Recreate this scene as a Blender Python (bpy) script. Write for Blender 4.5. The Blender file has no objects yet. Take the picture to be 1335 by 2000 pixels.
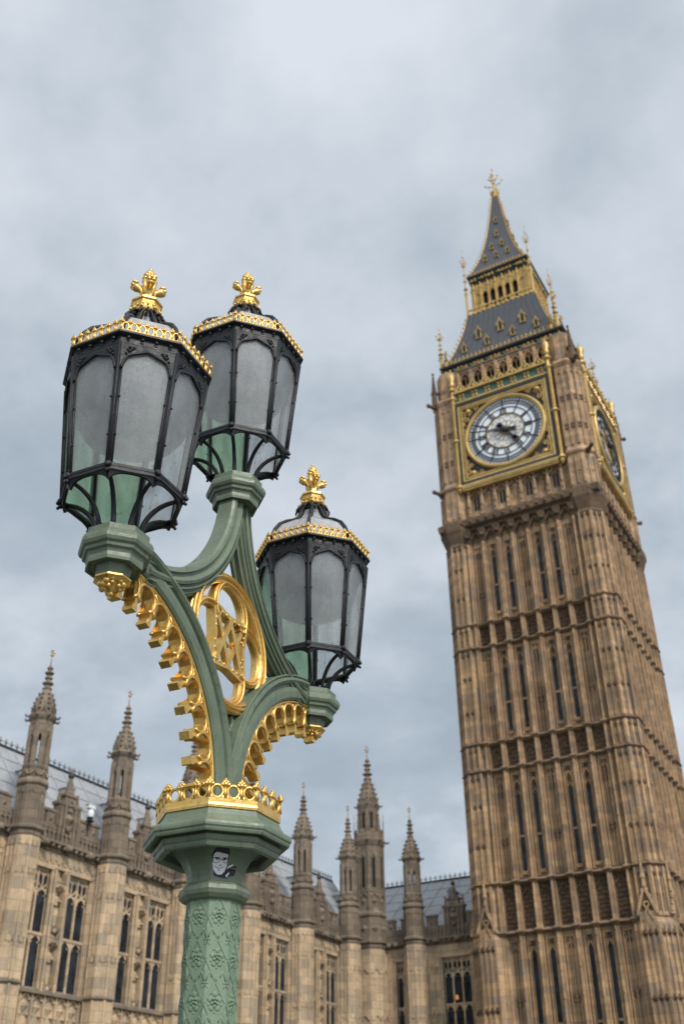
import bpy, bmesh, math, random
from mathutils import Matrix, Vector
R = math.radians
random.seed(7)
S = bpy.context.scene
COL = S.collection

# ------------------------------------------------------------------ camera
cam = bpy.data.cameras.new("camera")
cam.sensor_fit = 'VERTICAL'
cam.sensor_width = 24.0
cam.sensor_height = 36.0
cam.lens = 36.68
cam.clip_start = 0.05
cam.clip_end = 20000
cam.dof.use_dof = True
cam.dof.focus_distance = 4.55
cam.dof.aperture_fstop = 3.5
camo = bpy.data.objects.new("camera", cam)
COL.objects.link(camo)
_th, _ro, _ya = R(32.634), R(-0.663), R(29.085)
_f = Vector((-math.sin(_ya) * math.cos(_th), math.cos(_ya) * math.cos(_th), math.sin(_th)))
_r0 = Vector((math.cos(_ya), math.sin(_ya), 0))
_u0 = _r0.cross(_f)
_r = _r0 * math.cos(_ro) + _u0 * math.sin(_ro)
_u = -_r0 * math.sin(_ro) + _u0 * math.cos(_ro)
camo.matrix_world = Matrix(((_r.x, _u.x, -_f.x, 0), (_r.y, _u.y, -_f.y, 0), (_r.z, _u.z, -_f.z, 0), (0, 0, 0, 1)))
S.camera = camo
# the eye is the origin; the bridge pavement lies 1.65 m below it
PAVE, GROUND, WATER = -1.65, -4.0, -8.0

# ------------------------------------------------------------------ sky and sun
SUN_DIR = Vector((0.82, -0.52, 0.86)).normalized()      # towards the sun
SUN_EL = math.asin(SUN_DIR.z)
SUN_AZ = math.atan2(SUN_DIR.x, SUN_DIR.y)
world = bpy.data.worlds.new("World")
S.world = world
world.use_nodes = True
nt = world.node_tree
nt.nodes.clear()
def N(nt, t, **kw):
    n = nt.nodes.new(t)
    for k, v in kw.items():
        if k.startswith('i_'):
            n.inputs[k[2:].replace('_', ' ')].default_value = v
        else:
            setattr(n, k, v)
    return n
def L(nt, a, b): nt.links.new(a, b)
def ramp(nt, stops, interp='LINEAR'):
    n = nt.nodes.new('ShaderNodeValToRGB')
    n.color_ramp.interpolation = interp
    e = n.color_ramp.elements
    while len(e) < len(stops): e.new(0.5)
    for el, (p, c) in zip(e, stops):
        el.position = p
        el.color = (c[0], c[1], c[2], 1) if hasattr(c, '__len__') else (c, c, c, 1)
    return n
def mth(nt, op, a, b=None, c=None):
    n = nt.nodes.new('ShaderNodeMath'); n.operation = op
    for i, x in enumerate((a, b, c)):
        if x is None: continue
        if isinstance(x, (int, float)): n.inputs[i].default_value = x
        else: nt.links.new(x, n.inputs[i])
    return n.outputs[0]
sky = N(nt, 'ShaderNodeTexSky', sky_type='NISHITA')
sky.sun_disc = False
sky.sun_elevation = SUN_EL
sky.sun_rotation = SUN_AZ
sky.air_density = 1.2
sky.dust_density = 1.5
tc = N(nt, 'ShaderNodeTexCoord')
sep = N(nt, 'ShaderNodeSeparateXYZ'); L(nt, tc.outputs['Generated'], sep.inputs[0])
CLOUD_SEED = 11.6
# the cloud sheet: direction projected on a plane overhead
zc = mth(nt, 'ADD', mth(nt, 'MAXIMUM', sep.outputs['Z'], 0.0), 0.28)
px = mth(nt, 'DIVIDE', sep.outputs['X'], zc); py = mth(nt, 'DIVIDE', sep.outputs['Y'], zc)
cmb = N(nt, 'ShaderNodeCombineXYZ'); L(nt, px, cmb.inputs[0]); L(nt, py, cmb.inputs[1])
cmb.inputs[2].default_value = CLOUD_SEED
n1 = N(nt, 'ShaderNodeTexNoise'); L(nt, cmb.outputs[0], n1.inputs['Vector'])
n1.inputs['Scale'].default_value = 1.5; n1.inputs['Detail'].default_value = 7; n1.inputs['Roughness'].default_value = 0.52
n1.inputs['Distortion'].default_value = 0.35
n2 = N(nt, 'ShaderNodeTexNoise'); L(nt, cmb.outputs[0], n2.inputs['Vector'])
n2.inputs['Scale'].default_value = 4.6; n2.inputs['Detail'].default_value = 6; n2.inputs['Roughness'].default_value = 0.55
mixn = mth(nt, 'ADD', mth(nt, 'MULTIPLY', n1.outputs['Fac'], 0.64), mth(nt, 'MULTIPLY', n2.outputs['Fac'], 0.36))
# thin bright cloud overhead, a heavier belt across the middle, breaks near the horizon
hi = ramp(nt, [(0.20, 0.66), (0.29, 0.60), (0.41, 0.36), (0.52, 0.40), (0.64, 0.60), (0.86, 0.70)], 'B_SPLINE'); L(nt, sep.outputs['Z'], hi.inputs[0])
hi_off = mth(nt, 'MULTIPLY_ADD', hi.outputs[0], 0.62, -0.31)
dens = mth(nt, 'ADD', mth(nt, 'MULTIPLY_ADD', mth(nt, 'SUBTRACT', mixn, 0.5), 1.8, 0.5), hi_off)
cl = ramp(nt, [(0.30, (3.5, 4.1, 4.75)), (0.43, (4.2, 4.85, 5.5)), (0.57, (5.5, 6.05, 6.7)), (0.76, (6.85, 7.25, 7.9))])
L(nt, dens, cl.inputs[0])
# unseen brighter cloud added round the veiled sun, for soft directional light
dot = N(nt, 'ShaderNodeVectorMath', operation='DOT_PRODUCT'); L(nt, tc.outputs['Generated'], dot.inputs[0]); dot.inputs[1].default_value = SUN_DIR
glow = N(nt, 'ShaderNodeMapRange', interpolation_type='SMOOTHSTEP'); L(nt, dot.outputs['Value'], glow.inputs[0])
glow.inputs[1].default_value = 0.45; glow.inputs[2].default_value = 1.0; glow.inputs[3].default_value = 1.0; glow.inputs[4].default_value = 2.6
vm = N(nt, 'ShaderNodeVectorMath', operation='SCALE'); L(nt, cl.outputs[0], vm.inputs[0]); L(nt, glow.outputs[0], vm.inputs['Scale'])
mx = N(nt, 'ShaderNodeMix', data_type='RGBA'); mx.inputs[0].default_value = 0.93
L(nt, sky.outputs[0], mx.inputs[6]); L(nt, vm.outputs[0], mx.inputs[7])
bg = N(nt, 'ShaderNodeBackground'); L(nt, mx.outputs[2], bg.inputs[0]); bg.inputs[1].default_value = 0.1
wo = N(nt, 'ShaderNodeOutputWorld'); L(nt, bg.outputs[0], wo.inputs[0])
sl = bpy.data.lights.new("sun", 'SUN'); sl.energy = 2.1; sl.angle = R(10); sl.color = (1.0, 0.94, 0.85)
so = bpy.data.objects.new("sun", sl); COL.objects.link(so)
so.rotation_euler = SUN_DIR.to_track_quat('Z', 'Y').to_euler(); so.location = (30, -30, 60)
S.view_settings.view_transform = 'Standard'
S.view_settings.look = 'None'
S.view_settings.gamma = 1
S.view_settings.use_curve_mapping = False
S.view_settings.exposure = 0.17

# ------------------------------------------------------------------ materials
MATS = {}
def mat(name):
    m = bpy.data.materials.new(name); m.use_nodes = True
    b = m.node_tree.nodes['Principled BSDF']; MATS[name] = m
    return m, m.node_tree, b
def mixc(nt, fac, a, b, blend='MIX'):
    n = nt.nodes.new('ShaderNodeMix'); n.data_type = 'RGBA'; n.blend_type = blend
    for i, x in ((0, fac), (6, a), (7, b)):
        if isinstance(x, (int, float)): n.inputs[i].default_value = x
        elif isinstance(x, tuple): n.inputs[i].default_value = (x[0], x[1], x[2], 1)
        else: nt.links.new(x, n.inputs[i])
    return n.outputs[2]
def noise(nt, vec, scale, detail=4, rough=0.55):
    n = nt.nodes.new('ShaderNodeTexNoise'); n.inputs['Scale'].default_value = scale
    n.inputs['Detail'].default_value = detail; n.inputs['Roughness'].default_value = rough
    if vec is not None: nt.links.new(vec, n.inputs['Vector'])
    return n.outputs['Fac']
def mapping(nt, vec, scale):
    n = nt.nodes.new('ShaderNodeMapping'); n.inputs['Scale'].default_value = scale
    nt.links.new(vec, n.inputs['Vector']); return n.outputs[0]
def bump(nt, b, h, strength, dist):
    n = nt.nodes.new('ShaderNodeBump'); n.inputs['Strength'].default_value = strength; n.inputs['Distance'].default_value = dist
    nt.links.new(h, n.inputs['Height']); nt.links.new(n.outputs[0], b.inputs['Normal'])
def stone(name, c1, c2, c3, soot, bw=0.95, bh=0.42, sootamt=0.75, mortar=0.55):
    m, t, b = mat(name)
    g = t.nodes.new('ShaderNodeNewGeometry'); pos = g.outputs['Position']
    s = t.nodes.new('ShaderNodeSeparateXYZ'); t.links.new(pos, s.inputs[0])
    c = t.nodes.new('ShaderNodeCombineXYZ')
    t.links.new(mth(t, 'ADD', s.outputs[0], s.outputs[1]), c.inputs[0]); t.links.new(s.outputs[2], c.inputs[1])
    br = t.nodes.new('ShaderNodeTexBrick'); t.links.new(c.outputs[0], br.inputs['Vector'])
    br.inputs['Scale'].default_value = 1.0; br.inputs['Brick Width'].default_value = bw; br.inputs['Row Height'].default_value = bh
    br.inputs['Mortar Size'].default_value = 0.014; br.inputs['Mortar Smooth'].default_value = 0.4
    br.inputs['Color1'].default_value = (*c1, 1); br.inputs['Color2'].default_value = (*c2, 1)
    br.inputs['Mortar'].default_value = (c1[0] * mortar, c1[1] * mortar, c1[2] * mortar, 1); br.inputs['Bias'].default_value = 0.0
    # some courses of a third colour
    br2 = t.nodes.new('ShaderNodeTexBrick'); t.links.new(c.outputs[0], br2.inputs['Vector'])
    br2.inputs['Scale'].default_value = 1.0; br2.inputs['Brick Width'].default_value = bw; br2.inputs['Row Height'].default_value = bh
    br2.inputs['Mortar Size'].default_value = 0.0; br2.offset = 0.5; br2.inputs['Bias'].default_value = -0.3
    br2.inputs['Color1'].default_value = (0, 0, 0, 1); br2.inputs['Color2'].default_value = (1, 1, 1, 1)
    patch = noise(t, pos, 0.8, 3)
    f3 = mth(t, 'MULTIPLY', br2.outputs['Color'], mth(t, 'GREATER_THAN', patch, 0.42))
    col = mixc(t, f3, br.outputs['Color'], c3)
    big = ramp(t, [(0.40, 0), (0.68, 1)]); t.links.new(noise(t, pos, 0.55, 6, 0.65), big.inputs[0])
    col = mixc(t, mth(t, 'MULTIPLY', big.outputs[0], sootamt * 0.6), col, soot)
    st = ramp(t, [(0.46, 0), (0.72, 1)]); t.links.new(noise(t, mapping(t, pos, (2.6, 2.6, 0.16)), 1.0, 5, 0.6), st.inputs[0])
    col = mixc(t, mth(t, 'MULTIPLY', st.outputs[0], sootamt * 0.7), col, soot)
    fine = noise(t, pos, 14.0, 4, 0.7)
    fr = ramp(t, [(0.3, 0.72), (0.7, 1.15)]); t.links.new(fine, fr.inputs[0])
    col = mixc(t, 1.0, col, fr.outputs[0], 'MULTIPLY')
    t.links.new(col, b.inputs['Base Color']); b.inputs['Roughness'].default_value = 0.88
    b.inputs['Specular IOR Level'].default_value = 0.25
    bump(t, b, mth(t, 'ADD', fine, mth(t, 'MULTIPLY', br.outputs['Fac'], -0.8)), 0.5, 0.03)
    return m
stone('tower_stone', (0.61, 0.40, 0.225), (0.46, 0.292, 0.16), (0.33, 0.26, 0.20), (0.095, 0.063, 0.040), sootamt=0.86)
stone('carved_stone', (0.20, 0.13, 0.078), (0.155, 0.10, 0.06), (0.125, 0.092, 0.066), (0.06, 0.040, 0.029), bw=0.6, bh=0.4, sootamt=0.6)  # sooty stone; shadow of the carved bands is also put into its colour
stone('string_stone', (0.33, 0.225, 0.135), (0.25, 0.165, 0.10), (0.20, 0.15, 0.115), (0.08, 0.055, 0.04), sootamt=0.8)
stone('honey_stone', (0.66, 0.485, 0.31), (0.53, 0.38, 0.235), (0.34, 0.285, 0.225), (0.19, 0.14, 0.095), bw=0.8, bh=0.5, sootamt=0.55)
stone('weathered_stone', (0.29, 0.225, 0.165), (0.22, 0.168, 0.122), (0.18, 0.145, 0.115), (0.09, 0.068, 0.052), bw=0.7, bh=0.4, sootamt=0.6)

def paint(name, c1, c2, dirt, rough=0.42, dirtamt=0.5, bs=0.15, spec=0.5, rust=0.0):
    m, t, b = mat(name)
    g = t.nodes.new('ShaderNodeTexCoord').outputs['Object']
    r1 = ramp(t, [(0.35, 0), (0.7, 1)]); t.links.new(noise(t, g, 9, 5, 0.6), r1.inputs[0])
    col = mixc(t, r1.outputs[0], c1, c2)
    r2 = ramp(t, [(0.56, 0), (0.70, 1)]); t.links.new(noise(t, mapping(t, g, (30, 30, 6)), 1.0, 6, 0.7), r2.inputs[0])
    col = mixc(t, mth(t, 'MULTIPLY', r2.outputs[0], dirtamt), col, dirt)
    r3 = ramp(t, [(0.66, 0), (0.71, 1)]); t.links.new(noise(t, g, 75, 3, 0.6), r3.inputs[0])
    col = mixc(t, mth(t, 'MULTIPLY', r3.outputs[0], min(1, dirtamt * 1.3)), col, dirt)
    if rust:
        r4 = ramp(t, [(0.62, 0), (0.70, 1)]); t.links.new(noise(t, mapping(t, g, (14, 14, 9)), 1.0, 7, 0.72), r4.inputs[0])
        col = mixc(t, mth(t, 'MULTIPLY', r4.outputs[0], rust), col, (0.075, 0.040, 0.022))
    t.links.new(col, b.inputs['Base Color'])
    rr = ramp(t, [(0.3, rough - 0.08), (0.7, rough + 0.14)]); t.links.new(noise(t, g, 25, 4), rr.inputs[0]); t.links.new(rr.outputs[0], b.inputs['Roughness'])
    b.inputs['Specular IOR Level'].default_value = spec
    bump(t, b, noise(t, g, 70, 4, 0.65), bs, 0.004)
    return m
paint('green_paint', (0.142, 0.180, 0.116), (0.105, 0.138, 0.090), (0.030, 0.042, 0.030), 0.42, 0.6, 0.3, rust=0.5)
paint('pale_green_paint', (0.185, 0.255, 0.168), (0.140, 0.200, 0.130), (0.06, 0.10, 0.072), 0.55, 0.5, 0.3)
paint('black_iron', (0.008, 0.0085, 0.010), (0.013, 0.014, 0.016), (0.04, 0.04, 0.038), 0.42, 0.35, 0.7, spec=0.35)
paint('sticker_black', (0.010, 0.010, 0.012), (0.012, 0.012, 0.016), (0.02, 0.02, 0.02), 0.5, 0.1, 0.02)
paint('sticker_white', (0.72, 0.73, 0.76), (0.64, 0.65, 0.69), (0.4, 0.4, 0.42), 0.5, 0.15, 0.02)
paint('slate', (0.090, 0.094, 0.102), (0.066, 0.069, 0.076), (0.14, 0.14, 0.14), 0.5, 0.4, 0.4)
paint('dark_iron', (0.030, 0.030, 0.034), (0.022, 0.022, 0.026), (0.06, 0.05, 0.04), 0.5, 0.3, 0.2)
paint('enamel_green', (0.035, 0.11, 0.075), (0.025, 0.085, 0.06), (0.02, 0.03, 0.03), 0.45, 0.2, 0.1)
paint('white_casing', (0.75, 0.76, 0.76), (0.68, 0.69, 0.70), (0.35, 0.34, 0.33), 0.4, 0.25, 0.05)
def goldm(name, c1, c2, dirt, metal=0.85, rough=0.34, scale=18, bs=0.35):
    m, t, b = mat(name)
    g = t.nodes.new('ShaderNodeTexCoord').outputs['Object']
    r1 = ramp(t, [(0.3, 0), (0.7, 1)]); t.links.new(noise(t, g, scale, 5, 0.6), r1.inputs[0])
    col = mixc(t, r1.outputs[0], c1, c2)
    r2 = ramp(t, [(0.55, 0), (0.68, 1)]); t.links.new(noise(t, g, scale * 2.2, 5, 0.7), r2.inputs[0])
    col = mixc(t, mth(t, 'MULTIPLY', r2.outputs[0], 0.45), col, dirt)
    t.links.new(col, b.inputs['Base Color'])
    b.inputs['Metallic'].default_value = metal; b.inputs['Roughness'].default_value = rough
    bump(t, b, noise(t, g, scale * 4, 4, 0.6), bs, 0.25 / scale / 4)
    return m
goldm('gold_leaf', (0.84, 0.565, 0.185), (0.70, 0.42, 0.105), (0.22, 0.115, 0.025), 0.8, 0.35)
goldm('tower_gold', (0.62, 0.42, 0.15), (0.40, 0.265, 0.09), (0.09, 0.06, 0.03), 0.5, 0.45, scale=1.2)
# cast-iron roof plates
def roofm(name):
    m, t, b = mat(name)
    g = t.nodes.new('ShaderNodeNewGeometry').outputs['Position']
    r1 = ramp(t, [(0.3, (0.27, 0.28, 0.29)), (0.7, (0.36, 0.365, 0.37))]); t.links.new(noise(t, g, 0.7, 6, 0.65), r1.inputs[0])
    r2 = ramp(t, [(0.52, 0), (0.75, 1)]); t.links.new(noise(t, mapping(t, g, (3, 3, 1)), 1.2, 5, 0.7), r2.inputs[0])
    t.links.new(mixc(t, mth(t, 'MULTIPLY', r2.outputs[0], 0.5), r1.outputs[0], (0.12, 0.125, 0.13)), b.inputs['Base Color'])
    b.inputs['Roughness'].default_value = 0.5
    bump(t, b, noise(t, g, 5, 4), 0.15, 0.03)
roofm('roof_plates')
def glassm(name, tint, body, trans, rough=0.18, streak=True, dirt=0.5):
    # weathered lantern glass: partly clear, partly light-scattering, with grime
    m, t, b = mat(name)
    out = t.nodes['Material Output']
    g = t.nodes.new('ShaderNodeTexCoord').outputs['Object']
    gr = ramp(t, [(0.35, 0), (0.75, 1)]); t.links.new(noise(t, mapping(t, g, (22, 22, 3.0)), 1, 6, 0.68), gr.inputs[0])
    sp = ramp(t, [(0.72, 0), (0.75, 1)]); t.links.new(noise(t, g, 90, 1, 0.5), sp.inputs[0])
    sp2 = ramp(t, [(0.70, 0), (0.74, 1)]); t.links.new(noise(t, mapping(t, g, (1, 1, .8)), 60, 1, 0.5), sp2.inputs[0])
    bodyc = mixc(t, mth(t, 'MULTIPLY', gr.outputs[0], 0.75), tuple(min(1, x * 1.15) for x in body), tuple(x * 0.5 for x in body))
    bodyc = mixc(t, mth(t, 'MULTIPLY', sp.outputs[0], 0.55), bodyc, (0.75, 0.75, 0.70))
    bodyc = mixc(t, mth(t, 'MULTIPLY', sp2.outputs[0], dirt), bodyc, (0.03, 0.03, 0.025))
    tr = t.nodes.new('ShaderNodeBsdfTransparent'); tr.inputs[0].default_value = (*tint, 1)
    df = t.nodes.new('ShaderNodeBsdfDiffuse'); t.links.new(bodyc, df.inputs[0])
    tl = t.nodes.new('ShaderNodeBsdfTranslucent'); t.links.new(bodyc, tl.inputs[0])
    m1 = t.nodes.new('ShaderNodeMixShader'); m1.inputs[0].default_value = 0.55; t.links.new(df.outputs[0], m1.inputs[1]); t.links.new(tl.outputs[0], m1.inputs[2])
    big = ramp(t, [(0.38, 0), (0.66, 1)]); t.links.new(noise(t, g, 7, 3), big.inputs[0])
    fac = mth(t, 'MULTIPLY_ADD', gr.outputs[0], -0.26, mth(t, 'MULTIPLY_ADD', big.outputs[0], 0.16, trans + 0.03))
    fac = mth(t, 'MULTIPLY', fac, mth(t, 'SUBTRACT', 1.0, mth(t, 'MULTIPLY', sp2.outputs[0], dirt)))
    m2 = t.nodes.new('ShaderNodeMixShader'); t.links.new(fac, m2.inputs[0]); t.links.new(m1.outputs[0], m2.inputs[1]); t.links.new(tr.outputs[0], m2.inputs[2])
    gl = t.nodes.new('ShaderNodeBsdfGlossy'); gl.inputs[0].default_value = (0.75, 0.75, 0.75, 1); gl.inputs['Roughness'].default_value = rough
    bp = t.nodes.new('ShaderNodeBump'); bp.inputs['Strength'].default_value = 0.12; bp.inputs['Distance'].default_value = 0.003
    t.links.new(noise(t, g, 34, 3), bp.inputs['Height']); t.links.new(bp.outputs[0], gl.inputs['Normal'])
    lw = t.nodes.new('ShaderNodeLayerWeight'); fr = mth(t, 'MULTIPLY_ADD', mth(t, 'POWER', lw.outputs['Facing'], 4.0), 0.55, 0.03)
    m3 = t.nodes.new('ShaderNodeMixShader'); t.links.new(fr, m3.inputs[0]); t.links.new(m2.outputs[0], m3.inputs[1]); t.links.new(gl.outputs[0], m3.inputs[2])
    t.links.new(m3.outputs[0], out.inputs['Surface'])
    return m
glassm('frosted_glass', (0.97, 0.98, 0.98), (0.62, 0.63, 0.62), 0.70)
glassm('green_glass', (0.79, 0.92, 0.78), (0.50, 0.70, 0.50), 0.60)
glassm('bowl_glass', (0.80, 0.81, 0.83), (0.42, 0.43, 0.46), 0.44, dirt=0.2)
glassm('roof_glass', (0.9, 0.9, 0.92), (0.85, 0.84, 0.86), 0.16, dirt=0.3)
m, t, b = mat('window_glass')
g = t.nodes.new('ShaderNodeNewGeometry').outputs['Position']
r1 = ramp(t, [(0.35, (0.008, 0.010, 0.013)), (0.65, (0.030, 0.036, 0.045))]); t.links.new(noise(t, g, 1.6, 3), r1.inputs[0])
t.links.new(r1.outputs[0], b.inputs['Base Color']); b.inputs['Roughness'].default_value = 0.22
b.inputs['Specular IOR Level'].default_value = 0.22
bump(t, b, noise(t, g, 3.5, 3), 0.5, 0.05)
m, t, b = mat('opal_glass')
g = t.nodes.new('ShaderNodeNewGeometry').outputs['Position']
r1 = ramp(t, [(0.3, (0.70, 0.74, 0.77)), (0.7, (0.82, 0.84, 0.85))]); t.links.new(noise(t, g, 1.5, 4), r1.inputs[0])
t.links.new(r1.outputs[0], b.inputs['Base Color']); b.inputs['Roughness'].default_value = 0.35
def flat(name, c, rough=0.8, metal=0.0, ns=6.0, var=0.25):
    m, t, b = mat(name)
    g = t.nodes.new('ShaderNodeNewGeometry').outputs['Position']
    r = ramp(t, [(0.3, tuple(x * (1 - var) for x in c)), (0.7, tuple(x * (1 + var) for x in c))]); t.links.new(noise(t, g, ns, 5, 0.6), r.inputs[0])
    t.links.new(r.outputs[0], b.inputs['Base Color']); b.inputs['Roughness'].default_value = rough; b.inputs['Metallic'].default_value = metal
flat('void', (0.006, 0.005, 0.004)); flat('grass', (0.05, 0.085, 0.03), ns=20); flat('asphalt', (0.05, 0.05, 0.05), ns=30); flat('paving', (0.13, 0.12, 0.11), ns=3)
m, t, b = mat('river_water')
g = t.nodes.new('ShaderNodeNewGeometry').outputs['Position']
b.inputs['Base Color'].default_value = (0.045, 0.042, 0.03, 1); b.inputs['Roughness'].default_value = 0.12
bump(t, b, noise(t, g, 0.8, 4), 0.4, 0.3)

# ------------------------------------------------------------------ mesh builder
class MB:
    def __init__(s, T=None):
        s.v, s.f, s.m, s.sm = [], [], [], []
        s.T = T; s.flip = T is not None and T.to_3x3().determinant() < 0
        s.mat = 0
    def setT(s, T):
        s.T = T; s.flip = T is not None and T.to_3x3().determinant() < 0; return s
    def add(s, vs, fs, mat=None, smooth=False):
        o = len(s.v); mat = s.mat if mat is None else mat
        if s.T is not None:
            T = s.T; vs = [tuple(T @ Vector(p)) for p in vs]
        s.v.extend(vs)
        for f in fs:
            g = [i + o for i in f]
            s.f.append(g[::-1] if s.flip else g); s.m.append(mat); s.sm.append(smooth)
    def box(s, x0, x1, y0, y1, z0, z1, mat=None):
        x0, x1 = min(x0, x1), max(x0, x1); y0, y1 = min(y0, y1), max(y0, y1)
        s.add([(x0, y0, z0), (x1, y0, z0), (x1, y1, z0), (x0, y1, z0), (x0, y0, z1), (x1, y0, z1), (x1, y1, z1), (x0, y1, z1)],
              [(3, 2, 1, 0), (4, 5, 6, 7), (0, 1, 5, 4), (1, 2, 6, 5), (2, 3, 7, 6), (3, 0, 4, 7)], mat)
    def frus(s, cx, cy, z0, z1, a0, b0, a1, b1, mat=None):   # tapering rectangular block
        s.add([(cx - a0, cy - b0, z0), (cx + a0, cy - b0, z0), (cx + a0, cy + b0, z0), (cx - a0, cy + b0, z0),
               (cx - a1, cy - b1, z1), (cx + a1, cy - b1, z1), (cx + a1, cy + b1, z1), (cx - a1, cy + b1, z1)],
              [(3, 2, 1, 0), (4, 5, 6, 7), (0, 1, 5, 4), (1, 2, 6, 5), (2, 3, 7, 6), (3, 0, 4, 7)], mat)
    def lathe(s, prof, n=8, ph=22.5, c=(0, 0), z=0.0, mat=None, smooth=False, capb=True, capt=True, sx=1.0, sy=1.0):
        vs, fs = [], []
        for r, h in prof:
            for k in range(n):
                a = R(ph) + 2 * math.pi * k / n
                vs.append((c[0] + r * math.cos(a) * sx, c[1] + r * math.sin(a) * sy, z + h))
        for i in range(len(prof) - 1):
            for k in range(n):
                k2 = (k + 1) % n
                fs.append((i * n + k, i * n + k2, (i + 1) * n + k2, (i + 1) * n + k))
        if capb: fs.append(tuple(range(n))[::-1])
        if capt: fs.append(tuple((len(prof) - 1) * n + k for k in range(n)))
        s.add(vs, fs, mat, smooth)
    def tube(s, pts, r, n=6, closed=False, mat=None, smooth=True, flat=1.0):
        pts = [Vector(p) for p in pts]; m = len(pts)
        rr = r if hasattr(r, '__len__') else [r] * m
        vs, fs = [], []; prev = None
        for i, p in enumerate(pts):
            a = pts[(i - 1) % m] if closed or i > 0 else p
            b = pts[(i + 1) % m] if closed or i < m - 1 else p
            d = (b - a)
            d = d.normalized() if d.length > 1e-9 else Vector((0, 0, 1))
            if prev is None:
                ref = Vector((0, 0, 1)) if abs(d.z) < 0.9 else Vector((1, 0, 0))
                e1 = d.cross(ref).normalized()
            else:
                e1 = (prev - d * prev.dot(d)).normalized()
            prev = e1; e2 = d.cross(e1)
            for k in range(n):
                t_ = 2 * math.pi * k / n
                vs.append(tuple(p + e1 * (rr[i] * math.cos(t_)) + e2 * (rr[i] * math.sin(t_) * flat)))
        for i in range(m if closed else m - 1):
            j = (i + 1) % m
            for k in range(n):
                k2 = (k + 1) % n
                fs.append((i * n + k, i * n + k2, j * n + k2, j * n + k))
        if not closed: fs += [tuple(range(n))[::-1], tuple((m - 1) * n + k for k in range(n))]
        s.add(vs, fs, mat, smooth)
    def sweep(s, frames, sec, closed=False, mat=None, smooth=False, caps=True):   # frames: (p, a, b); section points (x, y) -> p + a x + b y
        n, m = len(sec), len(frames); vs, fs = [], []
        for p, a, b in frames:
            for x, y in sec: vs.append(tuple(Vector(p) + Vector(a) * x + Vector(b) * y))
        for i in range(m if closed else m - 1):
            j = (i + 1) % m
            for k in range(n):
                k2 = (k + 1) % n
                fs.append((i * n + k, i * n + k2, j * n + k2, j * n + k))
        if not closed and caps: fs += [tuple(range(n))[::-1], tuple((m - 1) * n + k for k in range(n))]
        s.add(vs, fs, mat, smooth)
    def strip(s, A, B, d, mat=None):       # solid between two polylines A, B, thickened by vector d
        n = len(A); d = Vector(d); vs = []
        for p, q in zip(A, B):
            p, q = Vector(p), Vector(q); vs += [tuple(p - d), tuple(q - d), tuple(q + d), tuple(p + d)]
        fs = []
        for i in range(n - 1):
            a, b = 4 * i, 4 * i + 4
            for k in range(4):
                k2 = (k + 1) % 4; fs.append((a + k, a + k2, b + k2, b + k))
        fs += [(0, 1, 2, 3), tuple(4 * (n - 1) + k for k in (3, 2, 1, 0))]
        s.add(vs, fs, mat)
    def bar(s, p, q, w, nrm, d, mat=None):  # flat bar from p to q, width w in the plane, depth +-d along nrm
        p, q, nrm = Vector(p), Vector(q), Vector(nrm).normalized(); t_ = (q - p).normalized(); e = t_.cross(nrm) * (w / 2)
        s.strip([p - e, q - e], [p + e, q + e], nrm * d, mat)
    def ball(s, c, r, n=6, mat=None, smooth=True, sz=1.0):
        prof = []
        mseg = max(3, n // 2 + 1)
        vs = [(c[0], c[1], c[2] - r * sz)]; fs = []
        for i in range(1, mseg):
            a = math.pi * i / mseg
            for k in range(n):
                t_ = 2 * math.pi * k / n
                vs.append((c[0] + r * math.sin(a) * math.cos(t_), c[1] + r * math.sin(a) * math.sin(t_), c[2] - r * sz * math.cos(a)))
        vs.append((c[0], c[1], c[2] + r * sz)); last = len(vs) - 1
        for k in range(n): fs.append((0, 1 + (k + 1) % n, 1 + k))
        for i in range(mseg - 2):
            for k in range(n):
                k2 = (k + 1) % n; fs.append((1 + i * n + k, 1 + i * n + k2, 1 + (i + 1) * n + k2, 1 + (i + 1) * n + k))
        o = 1 + (mseg - 2) * n
        for k in range(n): fs.append((o + k, o + (k + 1) % n, last))
        s.add(vs, fs, mat, smooth)
    def pyr(s, c, axis, up, a, h, mat=None, rot=45):      # four-sided boss standing on a face
        c, ax, up = Vector(c), Vector(axis).normalized(), Vector(up).normalized(); e = up.cross(ax)
        vs = []
        for k in range(4):
            t_ = R(rot + 90 * k); vs.append(tuple(c + up * (a * math.cos(t_)) + e * (a * math.sin(t_))))
        vs.append(tuple(c + ax * h))
        s.add(vs, [(3, 2, 1, 0), (0, 1, 4), (1, 2, 4), (2, 3, 4), (3, 0, 4)], mat)
    def boss(s, c, nrm, r, h, n=7, mat=None):      # low rounded boss standing on a surface
        c, nrm = Vector(c), Vector(nrm).normalized(); e1 = nrm.cross(Vector((0, 0, 1))).normalized(); e2 = nrm.cross(e1); vs, fs = [], []
        for q, (a, b) in enumerate(((1.0, -0.2), (0.82, 0.62), (0.4, 0.95))):
            for k in range(n):
                t_ = 2 * math.pi * k / n; vs.append(tuple(c + e1 * (r * a * math.cos(t_)) + e2 * (r * a * math.sin(t_)) + nrm * (h * b)))
        vs.append(tuple(c + nrm * h))
        for q in range(2):
            for k in range(n): k2 = (k + 1) % n; fs.append((q * n + k, q * n + k2, (q + 1) * n + k2, (q + 1) * n + k))
        for k in range(n): fs.append((2 * n + k, 2 * n + (k + 1) % n, 3 * n))
        fs.append(tuple(range(n))[::-1]); s.add(vs, fs, mat, True)
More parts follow.
